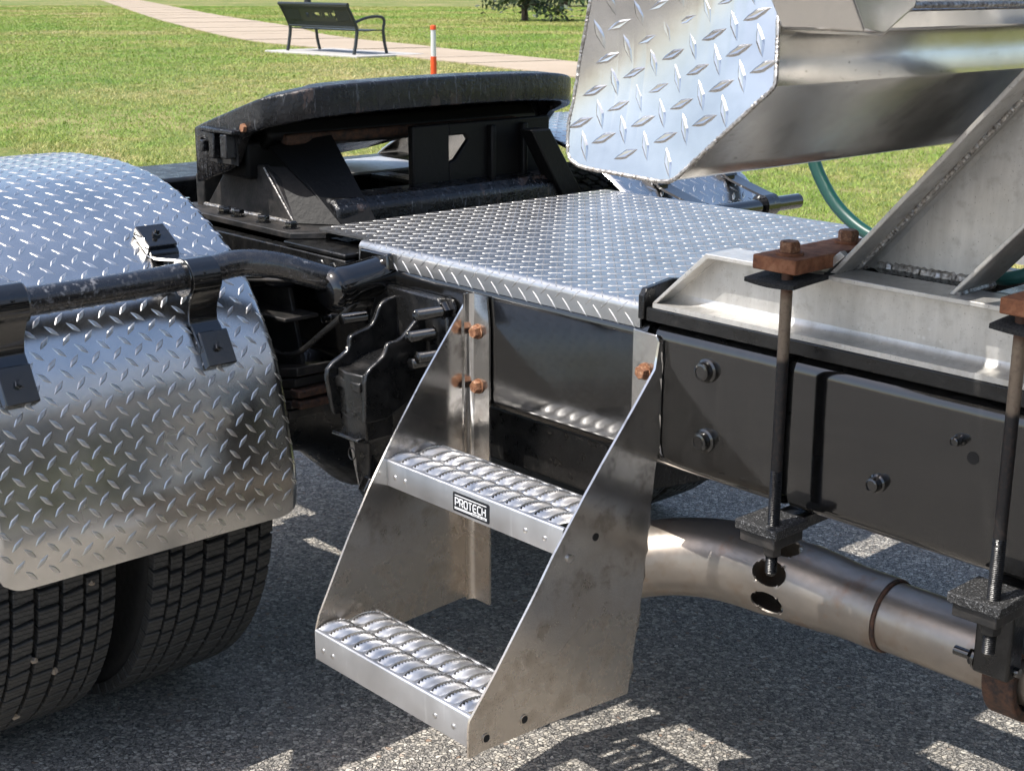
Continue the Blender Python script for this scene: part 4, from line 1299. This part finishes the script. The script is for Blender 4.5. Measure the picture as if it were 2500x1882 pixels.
mb = MB()
lx0 = SX0 + 0.0065
lwid = (SX1 - SX0 - 0.0145) / 7
for i, ch in enumerate('PROTECH'):
    for st in LET[ch]:
        stroke(mb, [(lx0 + i * (lwid + 0.0003) + p[0] * lwid * 0.74, SZ0 + 0.0108 + p[1] * 0.0125) for p in st], 0.0021, SY - 0.0012, SY - 0.0005)
stroke(mb, [(SX0 + 0.0055, SZ1 - 0.0050), (SX1 - 0.0068, SZ1 - 0.0050)], 0.0012, SY - 0.0012, SY - 0.0005)
stroke(mb, [(SX0 + 0.0045, SZ0 + 0.0071), (SX0 + 0.046, SZ0 + 0.0071)], 0.0011, SY - 0.0012, SY - 0.0005)
stroke(mb, [(SX0 + 0.0045, SZ0 + 0.0050), (SX0 + 0.046, SZ0 + 0.0050)], 0.0011, SY - 0.0012, SY - 0.0005)
stroke(mb, [(SX0 + 0.046, SZ0 + 0.0060), (SX1 - 0.0060, SZ0 + 0.0060)], 0.0042, SY - 0.0012, SY - 0.0005)
part('sticker_lettering', mb, 'sticker_white', step, smooth=0)
cu = bpy.data.curves.new('made', 'FONT'); cu.body = 'MADE IN USA'; cu.size = 0.0046; cu.extrude = 0.0002; cu.space_character = 1.15
to = bpy.data.objects.new('made', cu)
COL.objects.link(to)
dg = bpy.context.evaluated_depsgraph_get()
tm = bpy.data.meshes.new_from_object(to.evaluated_get(dg))
bpy.data.objects.remove(to)
tv = np.array([v.co[:] for v in tm.vertices])
cx = tv[:, 0].max()
tmb = MB().add([(SX0 + 0.0475 + p[0] * (0.0335 / cx), SY - 0.0013 - p[2], SZ0 + 0.0045 + p[1]) for p in tv], [tuple(f.vertices) for f in tm.polygons])
part('small_print', tmb, 'sticker_black', step, smooth=0)

# --- exhaust
exh = MB()
EY, EZ = 1.7668, 0.5237
exh.tube([(0.9, EY, EZ), (0.2, EY, EZ), (-0.5, EY, EZ), (-0.9, EY, EZ), (-1.085, EY, EZ)], 0.0540, 40, caps=False)
ex = part('exhaust_pipe', exh, 'exhaust_steel')
axis_p = spline([(-1.0791, 1.7668, 0.5237), (-1.146, 1.7668, 0.5237), (-1.2033, 1.7668, 0.5237), (-1.2797, 1.7668, 0.5227), (-1.3561, 1.7648, 0.5198), (-1.4229, 1.7553, 0.5141), (-1.485, 1.7305, 0.5046), (-1.5328, 1.6904, 0.4931), (-1.5662, 1.6426, 0.4816)], 10)
rad_s = spline([(0.05581, 0, 0), (0.05581, 0, 0), (0.06072, 0, 0), (0.06563, 0, 0), (0.06563, 0, 0), (0.06429, 0, 0), (0.0625, 0, 0), (0.06072, 0, 0), (0.06072, 0, 0)], 10)
AP = np.array(axis_p); RS = np.array([r_[0] for r_ in rad_s])
nA = len(AP)
tgA = np.gradient(AP, axis=0); tgA /= np.linalg.norm(tgA, axis=1)[:, None]


NU, NV = 300, 180
ui = np.linspace(0, nA - 1, NU + 1)
Pc = np.stack([np.interp(ui, range(nA), AP[:, k]) for k in range(3)], 1); Tc = np.stack([np.interp(ui, range(nA), tgA[:, k]) for k in range(3)], 1)
Tc /= np.linalg.norm(Tc, axis=1)[:, None]
Rc = np.interp(ui, range(nA), RS)
Up = np.array([0, 0, 1.0]) - Tc * Tc[:, 2:3]; Up /= np.linalg.norm(Up, axis=1)[:, None]
Sd = np.cross(Up, Tc)                                  # points to the camera side (-y)
va_ = np.linspace(0, 1, NV, endpoint=False) * 2 * math.pi
XYZ = Pc[:, None] + (Up[:, None] * np.cos(va_)[None, :, None] + Sd[:, None] * np.sin(va_)[None, :, None]) * Rc[:, None, None]
HX, HA, HB, HR = -1.2654, 0.032, 0.0205, 0.0656
hv = [0.055 + 0.125 * q for q in range(8)]
# pull the grid vertices next to a hole's rim onto the rim, drop the faces inside
gxx = np.repeat(Pc[:, 0][:, None], NV, 1); gvv = np.repeat((va_ / (2 * math.pi))[None], NU + 1, 0)
inside = np.zeros((NU + 1, NV), bool)
for vc in hv:
    dvv = ((gvv - vc + 0.5) % 1 - 0.5) * 2 * math.pi * HR
    rr2 = np.sqrt(((gxx - HX) / HA) ** 2 + (dvv / HB) ** 2)
    inside |= rr2 < 0.93
    near = (rr2 >= 0.93) & (rr2 < 1.10)
    for a_, b_ in zip(*np.nonzero(near)):
        k_ = 1.0 / rr2[a_, b_]
        x_n = HX + (gxx[a_, b_] - HX) * k_; ang_n = (vc + dvv[a_, b_] * k_ / (2 * math.pi * HR)) * 2 * math.pi
        t_n = np.interp(-x_n, -Pc[:, 0], np.arange(NU + 1))
        i_n = int(min(NU - 1, max(0, t_n))); f_n = t_n - i_n
        lerp = lambda A_: A_[i_n] * (1 - f_n) + A_[i_n + 1] * f_n
        XYZ[a_, b_] = lerp(Pc) + (lerp(Up) * math.cos(ang_n) + lerp(Sd) * math.sin(ang_n)) * lerp(Rc)
fs = []
for a_ in range(NU):
    for b_ in range(NV):
        b2 = (b_ + 1) % NV
        if inside[a_, b_] or inside[a_ + 1, b_] or inside[a_, b2] or inside[a_ + 1, b2]:
            continue
        fs.append((a_ * NV + b_, a_ * NV + b2, (a_ + 1) * NV + b2, (a_ + 1) * NV + b_))
mb = MB()
mb.v = [tuple(p) for p in XYZ.reshape(-1, 3)]
mb.f = fs
part('outlet_elbow', mb, 'exhaust_steel', ex, solid=0.003, smooth=60)
part('clamp_band', MB().lathe([(0.0542, -0.0035), (0.0563, -0.0035), (0.0575, -0.002), (0.0575, 0.002), (0.0563, 0.0035), (0.0542, 0.0035)], (-1.077, EY, EZ), (1, 0, 0), 40), 'rust_dark', ex)
mb = MB()
vs = []
for a in np.linspace(R(-215), R(35), 30):
    dy, dz = math.cos(a), math.sin(a)
    y, z_ = EY + 0.0565 * dy, EZ + 0.062 * dz
    vs += [(-0.888, y, z_), (-0.840, y, z_), (-0.840, y + dy * 0.014, z_ + dz * 0.016), (-0.888, y + dy * 0.014, z_ + dz * 0.016)]
mb.add(vs, [(i * 4 + k, i * 4 + (k + 1) % 4, i * 4 + 4 + (k + 1) % 4, i * 4 + 4 + k) for i in range(29) for k in range(4)] + [(0, 1, 2, 3), (116, 117, 118, 119)])
part('saddle_clamp', mb, 'rust_dark', ex, bevel=0.003)
part('clamp_ear', MB().box(-0.892, -0.838, 1.675, 1.712, 0.535, 0.66), 'chassis_black', ex, bevel=0.004)
part('bolt', MB().cyl((-0.928, 1.692, 0.548), (-0.83, 1.692, 0.548), 0.007).hexhead((-0.892, 1.692, 0.548), (-1, 0, 0), 0.0125, 0.012).lathe([(0.016, 0), (0.016, 0.004), (0.01, 0.004)], (-0.892, 1.692, 0.548), (-1, 0, 0), 20), 'gloss_black_paint', ex)

# --- clamp rods that hold the rack base to the frame
def clamp(x, yr=1.552, po=-0.042):
    cr = part('clamp_rod', MB().cyl((x, yr, 0.79), (x, yr, 1.072), 0.0082, 20), 'rod_steel')
    ps, rs = [], []
    k = 0
    zc = 0.79
    while zc > 0.635:
        ps.append((x, yr, zc)); rs.append(0.0088 if k % 2 else 0.0076)
        zc -= 0.00125; k += 1
    ps.append((x, yr, zc - 0.003)); rs.append(0.0055)
    part('thread', MB().tube(ps, rs, 16), 'chassis_black', cr)
    part('top_plate', MB().box(x + po, x + po + 0.072, 1.528, 1.742, 1.0745, 1.0945), 'rust', cr, bevel=0.002)
    for yb_ in (1.562, 1.697):
        part('washer', MB().lathe([(0.019, 0), (0.019, 0.003), (0.0185, 0.0036), (0.008, 0.0036)], (x + po + 0.036, yb_, 1.0946), (0, 0, 1), 28), 'rust', cr)
        part('bolt', MB().hexhead((x + po + 0.036, yb_, 1.0981), (0, 0, 1), 0.0148, 0.0150, rot=0.25 + yb_), 'rusty_bolt', cr, bevel=0.0008)
    pad_ = MB().grid(lambda u, v: (x + po - 0.006 + 0.082 * u, 1.520 + 0.235 * v, 1.0690 - 0.006 * (1 - v) ** 3 - 0.003 * math.sin(u * 3.1) * (1 - v)), 8, 16)
    part('rubber_pad', pad_, 'rubber_pad', cr, solid=0.006)
    part('bottom_plate', MB().box(x - 0.052, x + 0.022, 1.530, 1.606, 0.694, 0.7085), 'gritty_black', cr, bevel=0.002)
    part('bottom_block', MB().box(x - 0.046, x + 0.016, 1.535, 1.602, 0.676, 0.6935), 'dusty_black', cr, bevel=0.002)
    part('bottom_bar', MB().box(x - 0.040, x + 0.004, 1.603, 1.74, 0.684, 0.704), 'chassis_black', cr, bevel=0.002)
    part('nut', MB().hexhead((x, yr, 0.676), (0, 0, -1), 0.0135, 0.014), 'dusty_black', cr)
    return cr


clamp(-1.148); clamp(-0.806, po=-0.018)

# --- rack: base channel, strut, tray box, upper tube
CY0, CYW = 1.598, 1.6295
rack = part('headache_rack', MB().prism([(-1.432, 0.9685), (-1.330, 1.0645), (0.6, 1.0645), (0.6, 0.9685)], lambda a, b, h: (a, h, b), CYW, CYW + 0.035), 'mill_aluminium', label='weathered aluminium rack on clamped base channel with diamond plate end cap')
fillet = [(CY0, 0.9685), (CY0, 0.9760), (CY0 + 0.014, 0.9765), (CY0 + 0.021, 0.9775), (CYW - 0.006, 0.980), (CYW - 0.002, 0.984), (CYW, 0.990), (CYW, 0.9685)]
part('bottom_flange', MB().prism(fillet, lambda a, b, h: (h, a, b), -1.431, 0.6), 'mill_aluminium', rack, smooth=50)
part('top_flange', MB().prism([(-1.4315, 0.9765), (-1.4240, 0.9765), (-1.3265, 1.0595), (0.6, 1.0595), (0.6, 1.0665), (-1.3305, 1.0665)], lambda a, b, h: (a, h, b), CY0, CYW + 0.038), 'mill_aluminium', rack, bevel=0.0012)
part('base_pad', MB().box(-1.443, 0.6, 1.596, 1.70, 0.9465, 0.9680), 'chassis_black', rack, bevel=0.002)
# strut: channel with its web away from the camera
sd = nrm((0.668, 0, 0.744)); pn = np.array([0.744, 0, -0.668])
S0 = np.array([-1.136, 0, 1.052]); SWd = 0.1415; SL = 0.62
SY0, SYW = 1.612, 1.700


def sp3(a, b, y):
    q = S0 + sd * a + pn * b
    return (q[0], y, q[2])


def cutlow(b):          # strut foot follows the top of the base channel
    return (1.0665 - (S0[2] + pn[2] * b)) / sd[2]


wb = MB().add([sp3(cutlow(0.004), 0.004, SYW), sp3(cutlow(SWd - 0.004), SWd - 0.004, SYW), sp3(SL, SWd - 0.004, SYW), sp3(SL, 0.004, SYW)], [(0, 1, 2, 3)])
strut = part('strut_web', wb, 'mill_aluminium', rack, solid=-0.006)
for b0, b1, bot in ((0.0, 0.007, True), (SWd - 0.006, SWd, False)):
    poly = [sp3(cutlow(b0), b0, 0), sp3(cutlow(b1), b1, 0), sp3(SL, b1, 0), sp3(SL, b0, 0)]
    part('strut_flange', MB().prism([(p[0], p[2]) for p in poly], lambda a, b, h: (a, h, b), SY0, SYW + 0.006), 'mill_aluminium', rack, bevel=0.0015)
part('strut_foot', MB().prism([(-1.172, 1.0668), (-1.172, 1.0735), (-1.137, 1.0740), (-1.108, 1.0985), (-1.100, 1.093), (-1.128, 1.0668)], lambda a, b, h: (a, h, b), SY0, SY0 + 0.012), 'mill_aluminium', rack, bevel=0.001)
fil = [(SYW, 0.0075), (SYW, 0.022), (SYW - 0.003, 0.014), (SYW - 0.010, 0.009), (SYW - 0.016, 0.0075)]
mb = MB()
for a_ in (cutlow(0.01), SL):
    pass
mb.add([sp3(a_, b, y) for a_ in (cutlow(0.01), SL) for y, b in fil], [(k, k + 1, 5 + k + 1, 5 + k) for k in range(4)])
part('strut_fillet', mb, 'mill_aluminium', rack, smooth=60)
part('weld', weld([sp3(cutlow(0.008) + 0.004, 0.0085, 1.660), sp3(SL, 0.0085, 1.660)], 0.0042, 0.005), 'weld_aluminium', rack)
part('weld', weld([sp3(cutlow(0.016) + 0.003, 0.016, SYW - 0.004), sp3(cutlow(SWd - 0.01) + 0.003, SWd - 0.01, SYW - 0.006)], 0.0090, 0.011), 'weld_aluminium', rack)
part('weld', weld([sp3(cutlow(SWd) + 0.002, SWd + 0.001, SY0 + 0.002), sp3(cutlow(SWd) + 0.004, SWd + 0.001, SYW)], 0.0055, 0.008), 'weld_aluminium', rack)
part('weld', weld([sp3(cutlow(0.004) + 0.002, 0.004, SY0 + 0.004), sp3(cutlow(0.004) + 0.002, 0.004, SYW)], 0.0045, 0.007), 'weld_aluminium', rack)
part('rear_base_channel', MB().prism([(-1.432, 0.9485), (-1.330, 1.0645), (0.6, 1.0645), (0.6, 0.9485)], lambda a, b, h: (a, h, b), 2.44, 2.46), 'mill_aluminium', rack)

# tray box: outline in x, z seen from the near end
TY, TY2 = 1.25, 2.86
OUT = [(-1.142, 1.78), (-1.2091, 1.4286), (-1.2252, 1.3628), (-1.2363, 1.2856), (-1.2343, 1.2664), (-1.2312, 1.2512), (-1.2254, 1.243), (-1.2120, 1.2375), (-1.1947, 1.2351), (-1.1309, 1.2324), (-1.0903, 1.2307), (-1.0750, 1.2313), (-1.0637, 1.2352), (-0.9516, 1.3383), (-0.9484, 1.3427), (-0.9482, 1.3499), (-0.9648, 1.4311), (-1.030, 1.78)]
LA, LB = np.array([-1.063, 1.43]), np.array([-1.264, 1.289])
ld = (LB - LA) / np.linalg.norm(LB - LA); ln = np.array([ld[1], -ld[0]])
if np.dot(ln, np.array([-1.25, 1.5]) - LA) < 0:
    ln = -ln


def cap_y(x, z):
    """the end cap leans out at its foot and is bent towards the viewer along a diagonal crease"""
    q = float(np.dot(ln, np.array([x, z]) - LA))
    return TY - 0.5 * 0.03 * math.log1p(math.exp(max(-30, min(30, q / 0.03)))) + 0.003 * math.sin(x * 17 + z * 11) - 0.26 * (1.36 - min(z, 1.5))


outd = densify(OUT, 0.02)
ring0 = [(x, cap_y(x, z), z) for x, z in outd]; ring1 = [(x, TY2, z) for x, z in outd]
n = len(outd)
tray = part('tray_box', MB().add(ring0 + ring1, [(i, (i + 1) % n, n + (i + 1) % n, n + i) for i in range(n)] + [tuple(range(n, 2 * n))]), 'rack_sheet', rack, smooth=30)
import bmesh as _bm
bmx = _bm.new()
bmx.faces.new([bmx.verts.new((x, 0, z)) for x, z in outd])
_bm.ops.triangulate(bmx, faces=bmx.faces[:])
for _ in range(3):
    _bm.ops.subdivide_edges(bmx, edges=[e for e in bmx.edges if e.calc_length() > 0.03], cuts=1, use_grid_fill=True)
    _bm.ops.triangulate(bmx, faces=bmx.faces[:])
bmx.verts.ensure_lookup_table()
for i, v in enumerate(bmx.verts):
    v.index = i
bmx.normal_update()
flip = sum(f.normal.y for f in bmx.faces) > 0
cap = MB().add([(v.co.x, cap_y(v.co.x, v.co.z) - 0.003, v.co.z) for v in bmx.verts], [tuple(v.index for v in (reversed(f.verts) if flip else f.verts)) for f in bmx.faces])
bmx.free()
part('end_cap', cap, 'diamond_plate_polished', rack, solid=0.003, smooth=60)


def cap_S(u, v):
    # lattice turned to follow the plate
    ca, sa = math.cos(R(-22)), math.sin(R(-22))
    x = -1.10 + (u * ca - v * sa); z_ = 1.40 + (u * sa + v * ca)
    e = 0.004
    y0_ = cap_y(x, z_)
    nx_ = (cap_y(x + e, z_) - y0_) / e; nz_ = (cap_y(x, z_ + e) - y0_) / e
    return np.array([x, y0_ - 0.003, z_]), nrm((nx_, -1.0, nz_))


def in_poly(x, z_, m_=0.014):
    c_ = False
    for (x1_, z1_), (x2_, z2_) in zip(OUT, OUT[1:] + OUT[:1]):
        if (z1_ > z_) != (z2_ > z_) and x < (x2_ - x1_) * (z_ - z1_) / (z2_ - z1_) + x1_:
            c_ = not c_
        d_ = np.array([x2_ - x1_, z2_ - z1_]); L2 = d_ @ d_
        t_ = min(1, max(0, ((x - x1_) * d_[0] + (z_ - z1_) * d_[1]) / (L2 + 1e-12)))
        if math.hypot(x - x1_ - t_ * d_[0], z_ - z1_ - t_ * d_[1]) < m_:
            return False
    return c_


mb = lugs(MB(), cap_S, -0.6, 0.6, -0.6, 0.6, 0.0410, 0.0415, 0.0120, 0.0020, keep=lambda u, v: in_poly(cap_S(u, v)[0][0], cap_S(u, v)[0][2]))
part('raised_lugs', mb, 'diamond_plate_polished', rack, smooth=0, kind='stuff')
wp = [(x, cap_y(x, z_) - 0.002, z_) for x, z_ in outd]
wi = [p for p in wp if p[2] < 1.52]
i0 = next(i for i, p in enumerate(wp) if p[2] < 1.52)
seq = [p for p in wp[i0:] if p[2] < 1.52]
part('weld', weld(seq, 0.0027, 0.0045), 'weld_aluminium', rack)
# upper tube and its upright
part('upper_tube', MB().box(-0.93, -0.862, 1.275, 2.75, 1.4005, 1.4225), 'rack_sheet', rack, bevel=0.003)
part('upper_panel', MB().box(-0.935, -0.870, 1.30, 2.75, 1.424, 1.74), 'rack_sheet', rack, bevel=0.002)
part('upright', MB().prism([(1.252, 1.4010), (1.290, 1.3965), (1.345, 1.4240), (1.40, 1.74), (1.00, 1.74)], lambda a, b, h: (h, a, b), -0.952, -0.850), 'rack_sheet', rack, bevel=0.004)
part('weld', weld([(-0.858, 1.292, 1.400), (-0.858, 1.346, 1.426), (-0.862, 2.4, 1.4235)], 0.0035, 0.005), 'weld_aluminium', rack)

# --- hoses and fittings on the deck
part('green_hose', MB().tube(spline([(-1.17, 2.28, 1.36), (-1.40, 2.29, 1.375), (-1.60, 2.30, 1.345), (-1.675, 2.30, 1.25), (-1.662, 2.30, 1.14), (-1.629, 2.30, 1.074), (-1.578, 2.30, 1.022), (-1.50, 2.30, 0.985), (-1.38, 2.32, 0.965)], 8), 0.0125, 20), 'green_hose', label='dark green hose curving down beside the strut')
ft = part('hose_fitting', MB().tube(spline([(-0.985, 1.80, 1.062), (-0.965, 1.785, 1.060), (-0.945, 1.785, 1.064), (-0.928, 1.80, 1.072), (-0.922, 1.82, 1.085)], 6), 0.0095, 16), 'pale_green_hose')
part('coupling', MB().lathe([(0.010, 0), (0.014, 0.002), (0.014, 0.02), (0.011, 0.022), (0.011, 0.034), (0.016, 0.036), (0.016, 0.05), (0.01, 0.052)], (-0.922, 1.82, 1.085), (0.1, 0.2, 1), 6), 'chrome_fitting', ft)
part('glad_hand', MB().cyl((-0.90, 1.86, 1.0), (-0.90, 1.86, 1.17), 0.012).cyl((-0.86, 1.84, 1.0), (-0.86, 1.84, 1.16), 0.010).box(-0.96, -0.80, 1.76, 1.95, 0.97, 1.045), 'chassis_black', ft, bevel=0.002)

# pebbles wedged in the tyre grooves
for k, (yy, aa) in enumerate(((1.023, -8), (0.923, -24), (0.968, -30), (0.923, -47))):
    a = R(aa)
    p = (WX + 0.487 * math.cos(a), yy, WZ + 0.487 * math.sin(a))
    mb = MB().lathe([(0.002, -0.007), (0.005, -0.004), (0.0066, 0.001), (0.004, 0.006), (0.001, 0.008)], p, (math.cos(a), 0.5, math.sin(a) + 0.2 * k), 7)
    mb.v = [tuple(np.array(v) + rng.normal(0, 0.0011, 3)) for v in mb.v]
    o = mb.build('pebble', 'pebble_stone', smooth=0)
    tag(o, 'small pale pebble wedged in a groove of the outer tyre', 'pebble', 'pebbles in the tyre tread')

# ------------------------------------------------------------------ background things
BZ = zp + 0.03
bench = thing('park_bench', 'black metal park bench seen from behind on a concrete pad', 'bench', (-18.1, 12.95, BZ))
bx0, bx1 = -19.02, -17.30


def bpart(name, mb, **kw):
    return mb.build(name, 'bench_paint', bench, **kw)


for x_ in (bx0, bx1):
    bpart('leg', MB().tube(spline([(x_, 12.66, BZ), (x_, 12.70, BZ + 0.178), (x_, 12.72, BZ + 0.355), (x_, 12.66, BZ + 0.501), (x_, 12.55, BZ + 0.696)], 4), 0.026, 8))
    bpart('leg', MB().tube(spline([(x_, 13.26, BZ), (x_, 13.22, BZ + 0.162), (x_, 13.20, BZ + 0.339)], 4), 0.024, 8))
    bpart('armrest', MB().tube(spline([(x_, 12.68, BZ + 0.453), (x_, 12.90, BZ + 0.517), (x_, 13.12, BZ + 0.534), (x_, 13.22, BZ + 0.485), (x_, 13.20, BZ + 0.339)], 4), 0.022, 8))
bpart('seat', MB().prism([(12.72, 0.43), (12.9, 0.42), (13.1, 0.43), (13.22, 0.42), (13.22, 0.40), (13.1, 0.41), (12.9, 0.40), (12.72, 0.41)], lambda a, b, h: (h, a, BZ + b * 0.81), bx0, bx1))
bpart('back_rail', MB().cyl((bx0 - 0.03, 12.55, BZ + 0.703), (bx1 + 0.03, 12.55, BZ + 0.703), 0.028, 10))
bpart('back_rail', MB().cyl((bx0, 12.705, BZ + 0.380), (bx1, 12.705, BZ + 0.380), 0.018, 8))
back = MB()


def bk(x, h, dy=0.0):
    return (x, 12.70 - 0.15 * (h - 0.47) / 0.40 + dy, BZ + h * 0.81)


def bslat(x0, x1, h0, h1):
    back.add([bk(x0, h0), bk(x1, h0), bk(x1, h1), bk(x0, h1), bk(x0, h0, 0.012), bk(x1, h0, 0.012), bk(x1, h1, 0.012), bk(x0, h1, 0.012)], [(0, 1, 2, 3), (4, 7, 6, 5), (0, 4, 5, 1), (1, 5, 6, 2), (2, 6, 7, 3), (3, 7, 4, 0)])


x_ = bx0 + 0.03
while x_ < bx1 - 0.03:
    cx_ = (x_ - bx0) / (bx1 - bx0)
    if 0.24 < cx_ < 0.76:
        bslat(x_, x_ + 0.026, 0.48, 0.56); bslat(x_, x_ + 0.026, 0.78, 0.86)
    else:
        bslat(x_, x_ + 0.026, 0.48, 0.86)
    x_ += 0.042
for h0, h1 in ((0.56, 0.585), (0.765, 0.79)):
    bslat(bx0 + 0.02, bx1 - 0.02, h0, h1)
# cut-out lettering band: a plate with small openings, too far away to read
bslat(bx0 + 0.24 * (bx1 - bx0), bx0 + 0.76 * (bx1 - bx0), 0.585, 0.625)
bslat(bx0 + 0.24 * (bx1 - bx0), bx0 + 0.76 * (bx1 - bx0), 0.720, 0.765)
q_ = 0.24
for k_, w_ in enumerate((0.10, 0.015, 0.06, 0.02, 0.05, 0.015, 0.045, 0.03, 0.02, 0.02, 0.05)):
    bslat(bx0 + q_ * (bx1 - bx0), bx0 + (q_ + w_) * (bx1 - bx0), 0.625, 0.672 if k_ % 3 == 1 else 0.72)
    q_ += w_ + 0.012
bpart('backrest', back, smooth=0)

pz_ = lawn_z(-9.35, 7.65)
post = thing('marker_post', 'orange and white marker post standing in the lawn', 'marker post', (-9.35, 7.65, pz_))
MB().cyl((-9.35, 7.65, pz_ - 0.05), (-9.35, 7.65, pz_ + 0.665), 0.025, 20).build('post', 'orange_plastic', post)
MB().cyl((-9.35, 7.65, pz_ + 0.665), (-9.35, 7.65, pz_ + 0.885), 0.0215, 20).build('sleeve', 'white_plastic', post)
MB().lathe([(0.025, 0), (0.025, 0.025), (0.022, 0.034), (0.01, 0.036)], (-9.35, 7.65, pz_ + 0.880), (0, 0, 1), 20).build('cap', 'orange_plastic', post)

lx_, ly_ = -27.6, 18.95
lz_ = lawn_z(lx_, ly_)
lamp = thing('lamp_post', 'dark lamp post rising behind the bench', 'lamp post', (lx_, ly_, lz_))
MB().lathe([(0.16, 0), (0.16, 0.12), (0.085, 0.2), (0.075, 0.9), (0.05, 1.0), (0.045, 4.2)], (lx_, ly_, lz_), (0, 0, 1), 16).build('pole', 'lamp_paint', lamp)
MB().lathe([(0.05, 0), (0.2, 0.1), (0.26, 0.5), (0.3, 0.55), (0.05, 0.8)], (lx_, ly_, lz_ + 4.2), (0, 0, 1), 12).build('lantern', 'white_plastic', lamp)


def leaf_crown(pts, size, rngl, flat=0.0):
    n = len(pts)
    P0 = np.array(pts)
    a = rngl.normal(size=(n, 3)); a /= np.linalg.norm(a, axis=1)[:, None]
    b = rngl.normal(size=(n, 3)); b -= a * (a * b).sum(1)[:, None]; b /= np.linalg.norm(b, axis=1)[:, None]
    s = size * rngl.uniform(0.5, 1.3, n)[:, None]
    q = np.stack([P0 - a * s, P0 + b * s * 0.42, P0 + a * s, P0 - b * s * 0.42], 1).reshape(-1, 3)
    mb = MB()
    mb.v = [tuple(p) for p in q]
    mb.f = [(4 * i, 4 * i + 1, 4 * i + 2, 4 * i + 3) for i in range(n)]
    return mb


def tree(name, label, loc, h, spread, mat, leaf, trunk_r, clear, seed, nl=26, per=130, conic=False, group=None, droop=0.0):
    rg = np.random.default_rng(seed)
    x, y = loc
    z0 = lawn_z(x, y)
    t = thing(name, label, 'tree', (x, y, z0), group)
    mb = MB()
    top = np.array([x + rg.normal(0, 0.1), y + rg.normal(0, 0.1), z0 + h * 0.93])
    bp = [V3((x, y, z0 - 0.1)) * (1 - k / 6) + top * (k / 6) + np.array([rg.normal(0, 0.03), rg.normal(0, 0.03), 0]) * (k > 0) for k in range(7)]
    mb.tube(bp, [trunk_r * (1.25 if k == 0 else 1 - 0.14 * k) for k in range(7)], 9)
    pts = []
    for i in range(nl):
        f_ = clear + (0.97 - clear) * (i + rg.random() * 0.8) / nl
        s0 = V3((x, y, z0)) * (1 - f_) + top * f_
        az = i * 2.4 + rg.normal(0, 0.3)
        L_ = spread * ((1.05 - f_) if conic else (0.55 + 0.45 * math.sin(math.pi * min(1, (f_ - clear) / (1 - clear) * 0.9 + 0.15)))) * rg.uniform(0.75, 1.1)
        up = (0.05 if conic else 0.45) * rg.uniform(0.5, 1.2) - droop
        e = s0 + np.array([math.cos(az), math.sin(az), up]) * L_
        mid = (s0 + e) / 2 + np.array([0, 0, 0.08 * L_])
        mb.tube([s0, mid, e], [trunk_r * 0.30, trunk_r * 0.18, trunk_r * 0.05], 6)
        k = rg.random(per) ** 0.7
        c = s0[None] * (1 - k)[:, None] + e[None] * k[:, None]
        c += rg.normal(0, 1, (per, 3)) * np.array([0.17, 0.17, 0.11]) * L_ * (0.35 + 0.65 * k)[:, None]
        pts += list(c)
    mb.build('trunk', 'bark', t)
    leaf_crown(pts, leaf, rg).build('crown', mat, t, smooth=0)
    return t


tree('pine_tree', 'dark pine tree with bare trunk foot across the path', (-29.9, 27.75), 5.6, 1.7, 'pine_needle', 0.085, 0.085, 0.075, 3, nl=40, per=260, conic=True, droop=0.13)
tree('leafy_tree', 'pale green leafy tree whose low branch hangs beside the end cap', (-24.4, 25.3), 5.0, 2.0, 'pale_leaf', 0.06, 0.07, 0.14, 5, nl=30, per=260, droop=0.34)
for k, (x_, y_, h_) in enumerate(((-45.5, 44.6, 7.0), (-49.0, 69.0, 8.0), (-68.0, 58.0, 8.5), (-78.0, 48.0, 9.0))):
    tree('shade_tree', ['tall round shade tree far behind the pine', 'shade tree far off to the right of the pine', 'shade tree far off to the left of the pine', 'leftmost far shade tree beyond the path'][k], (x_, y_), h_, 3.6, 'broad_leaf', 0.24, 0.20, 0.05, 20 + k, nl=26, per=200, droop=0.2, group='far shade trees')
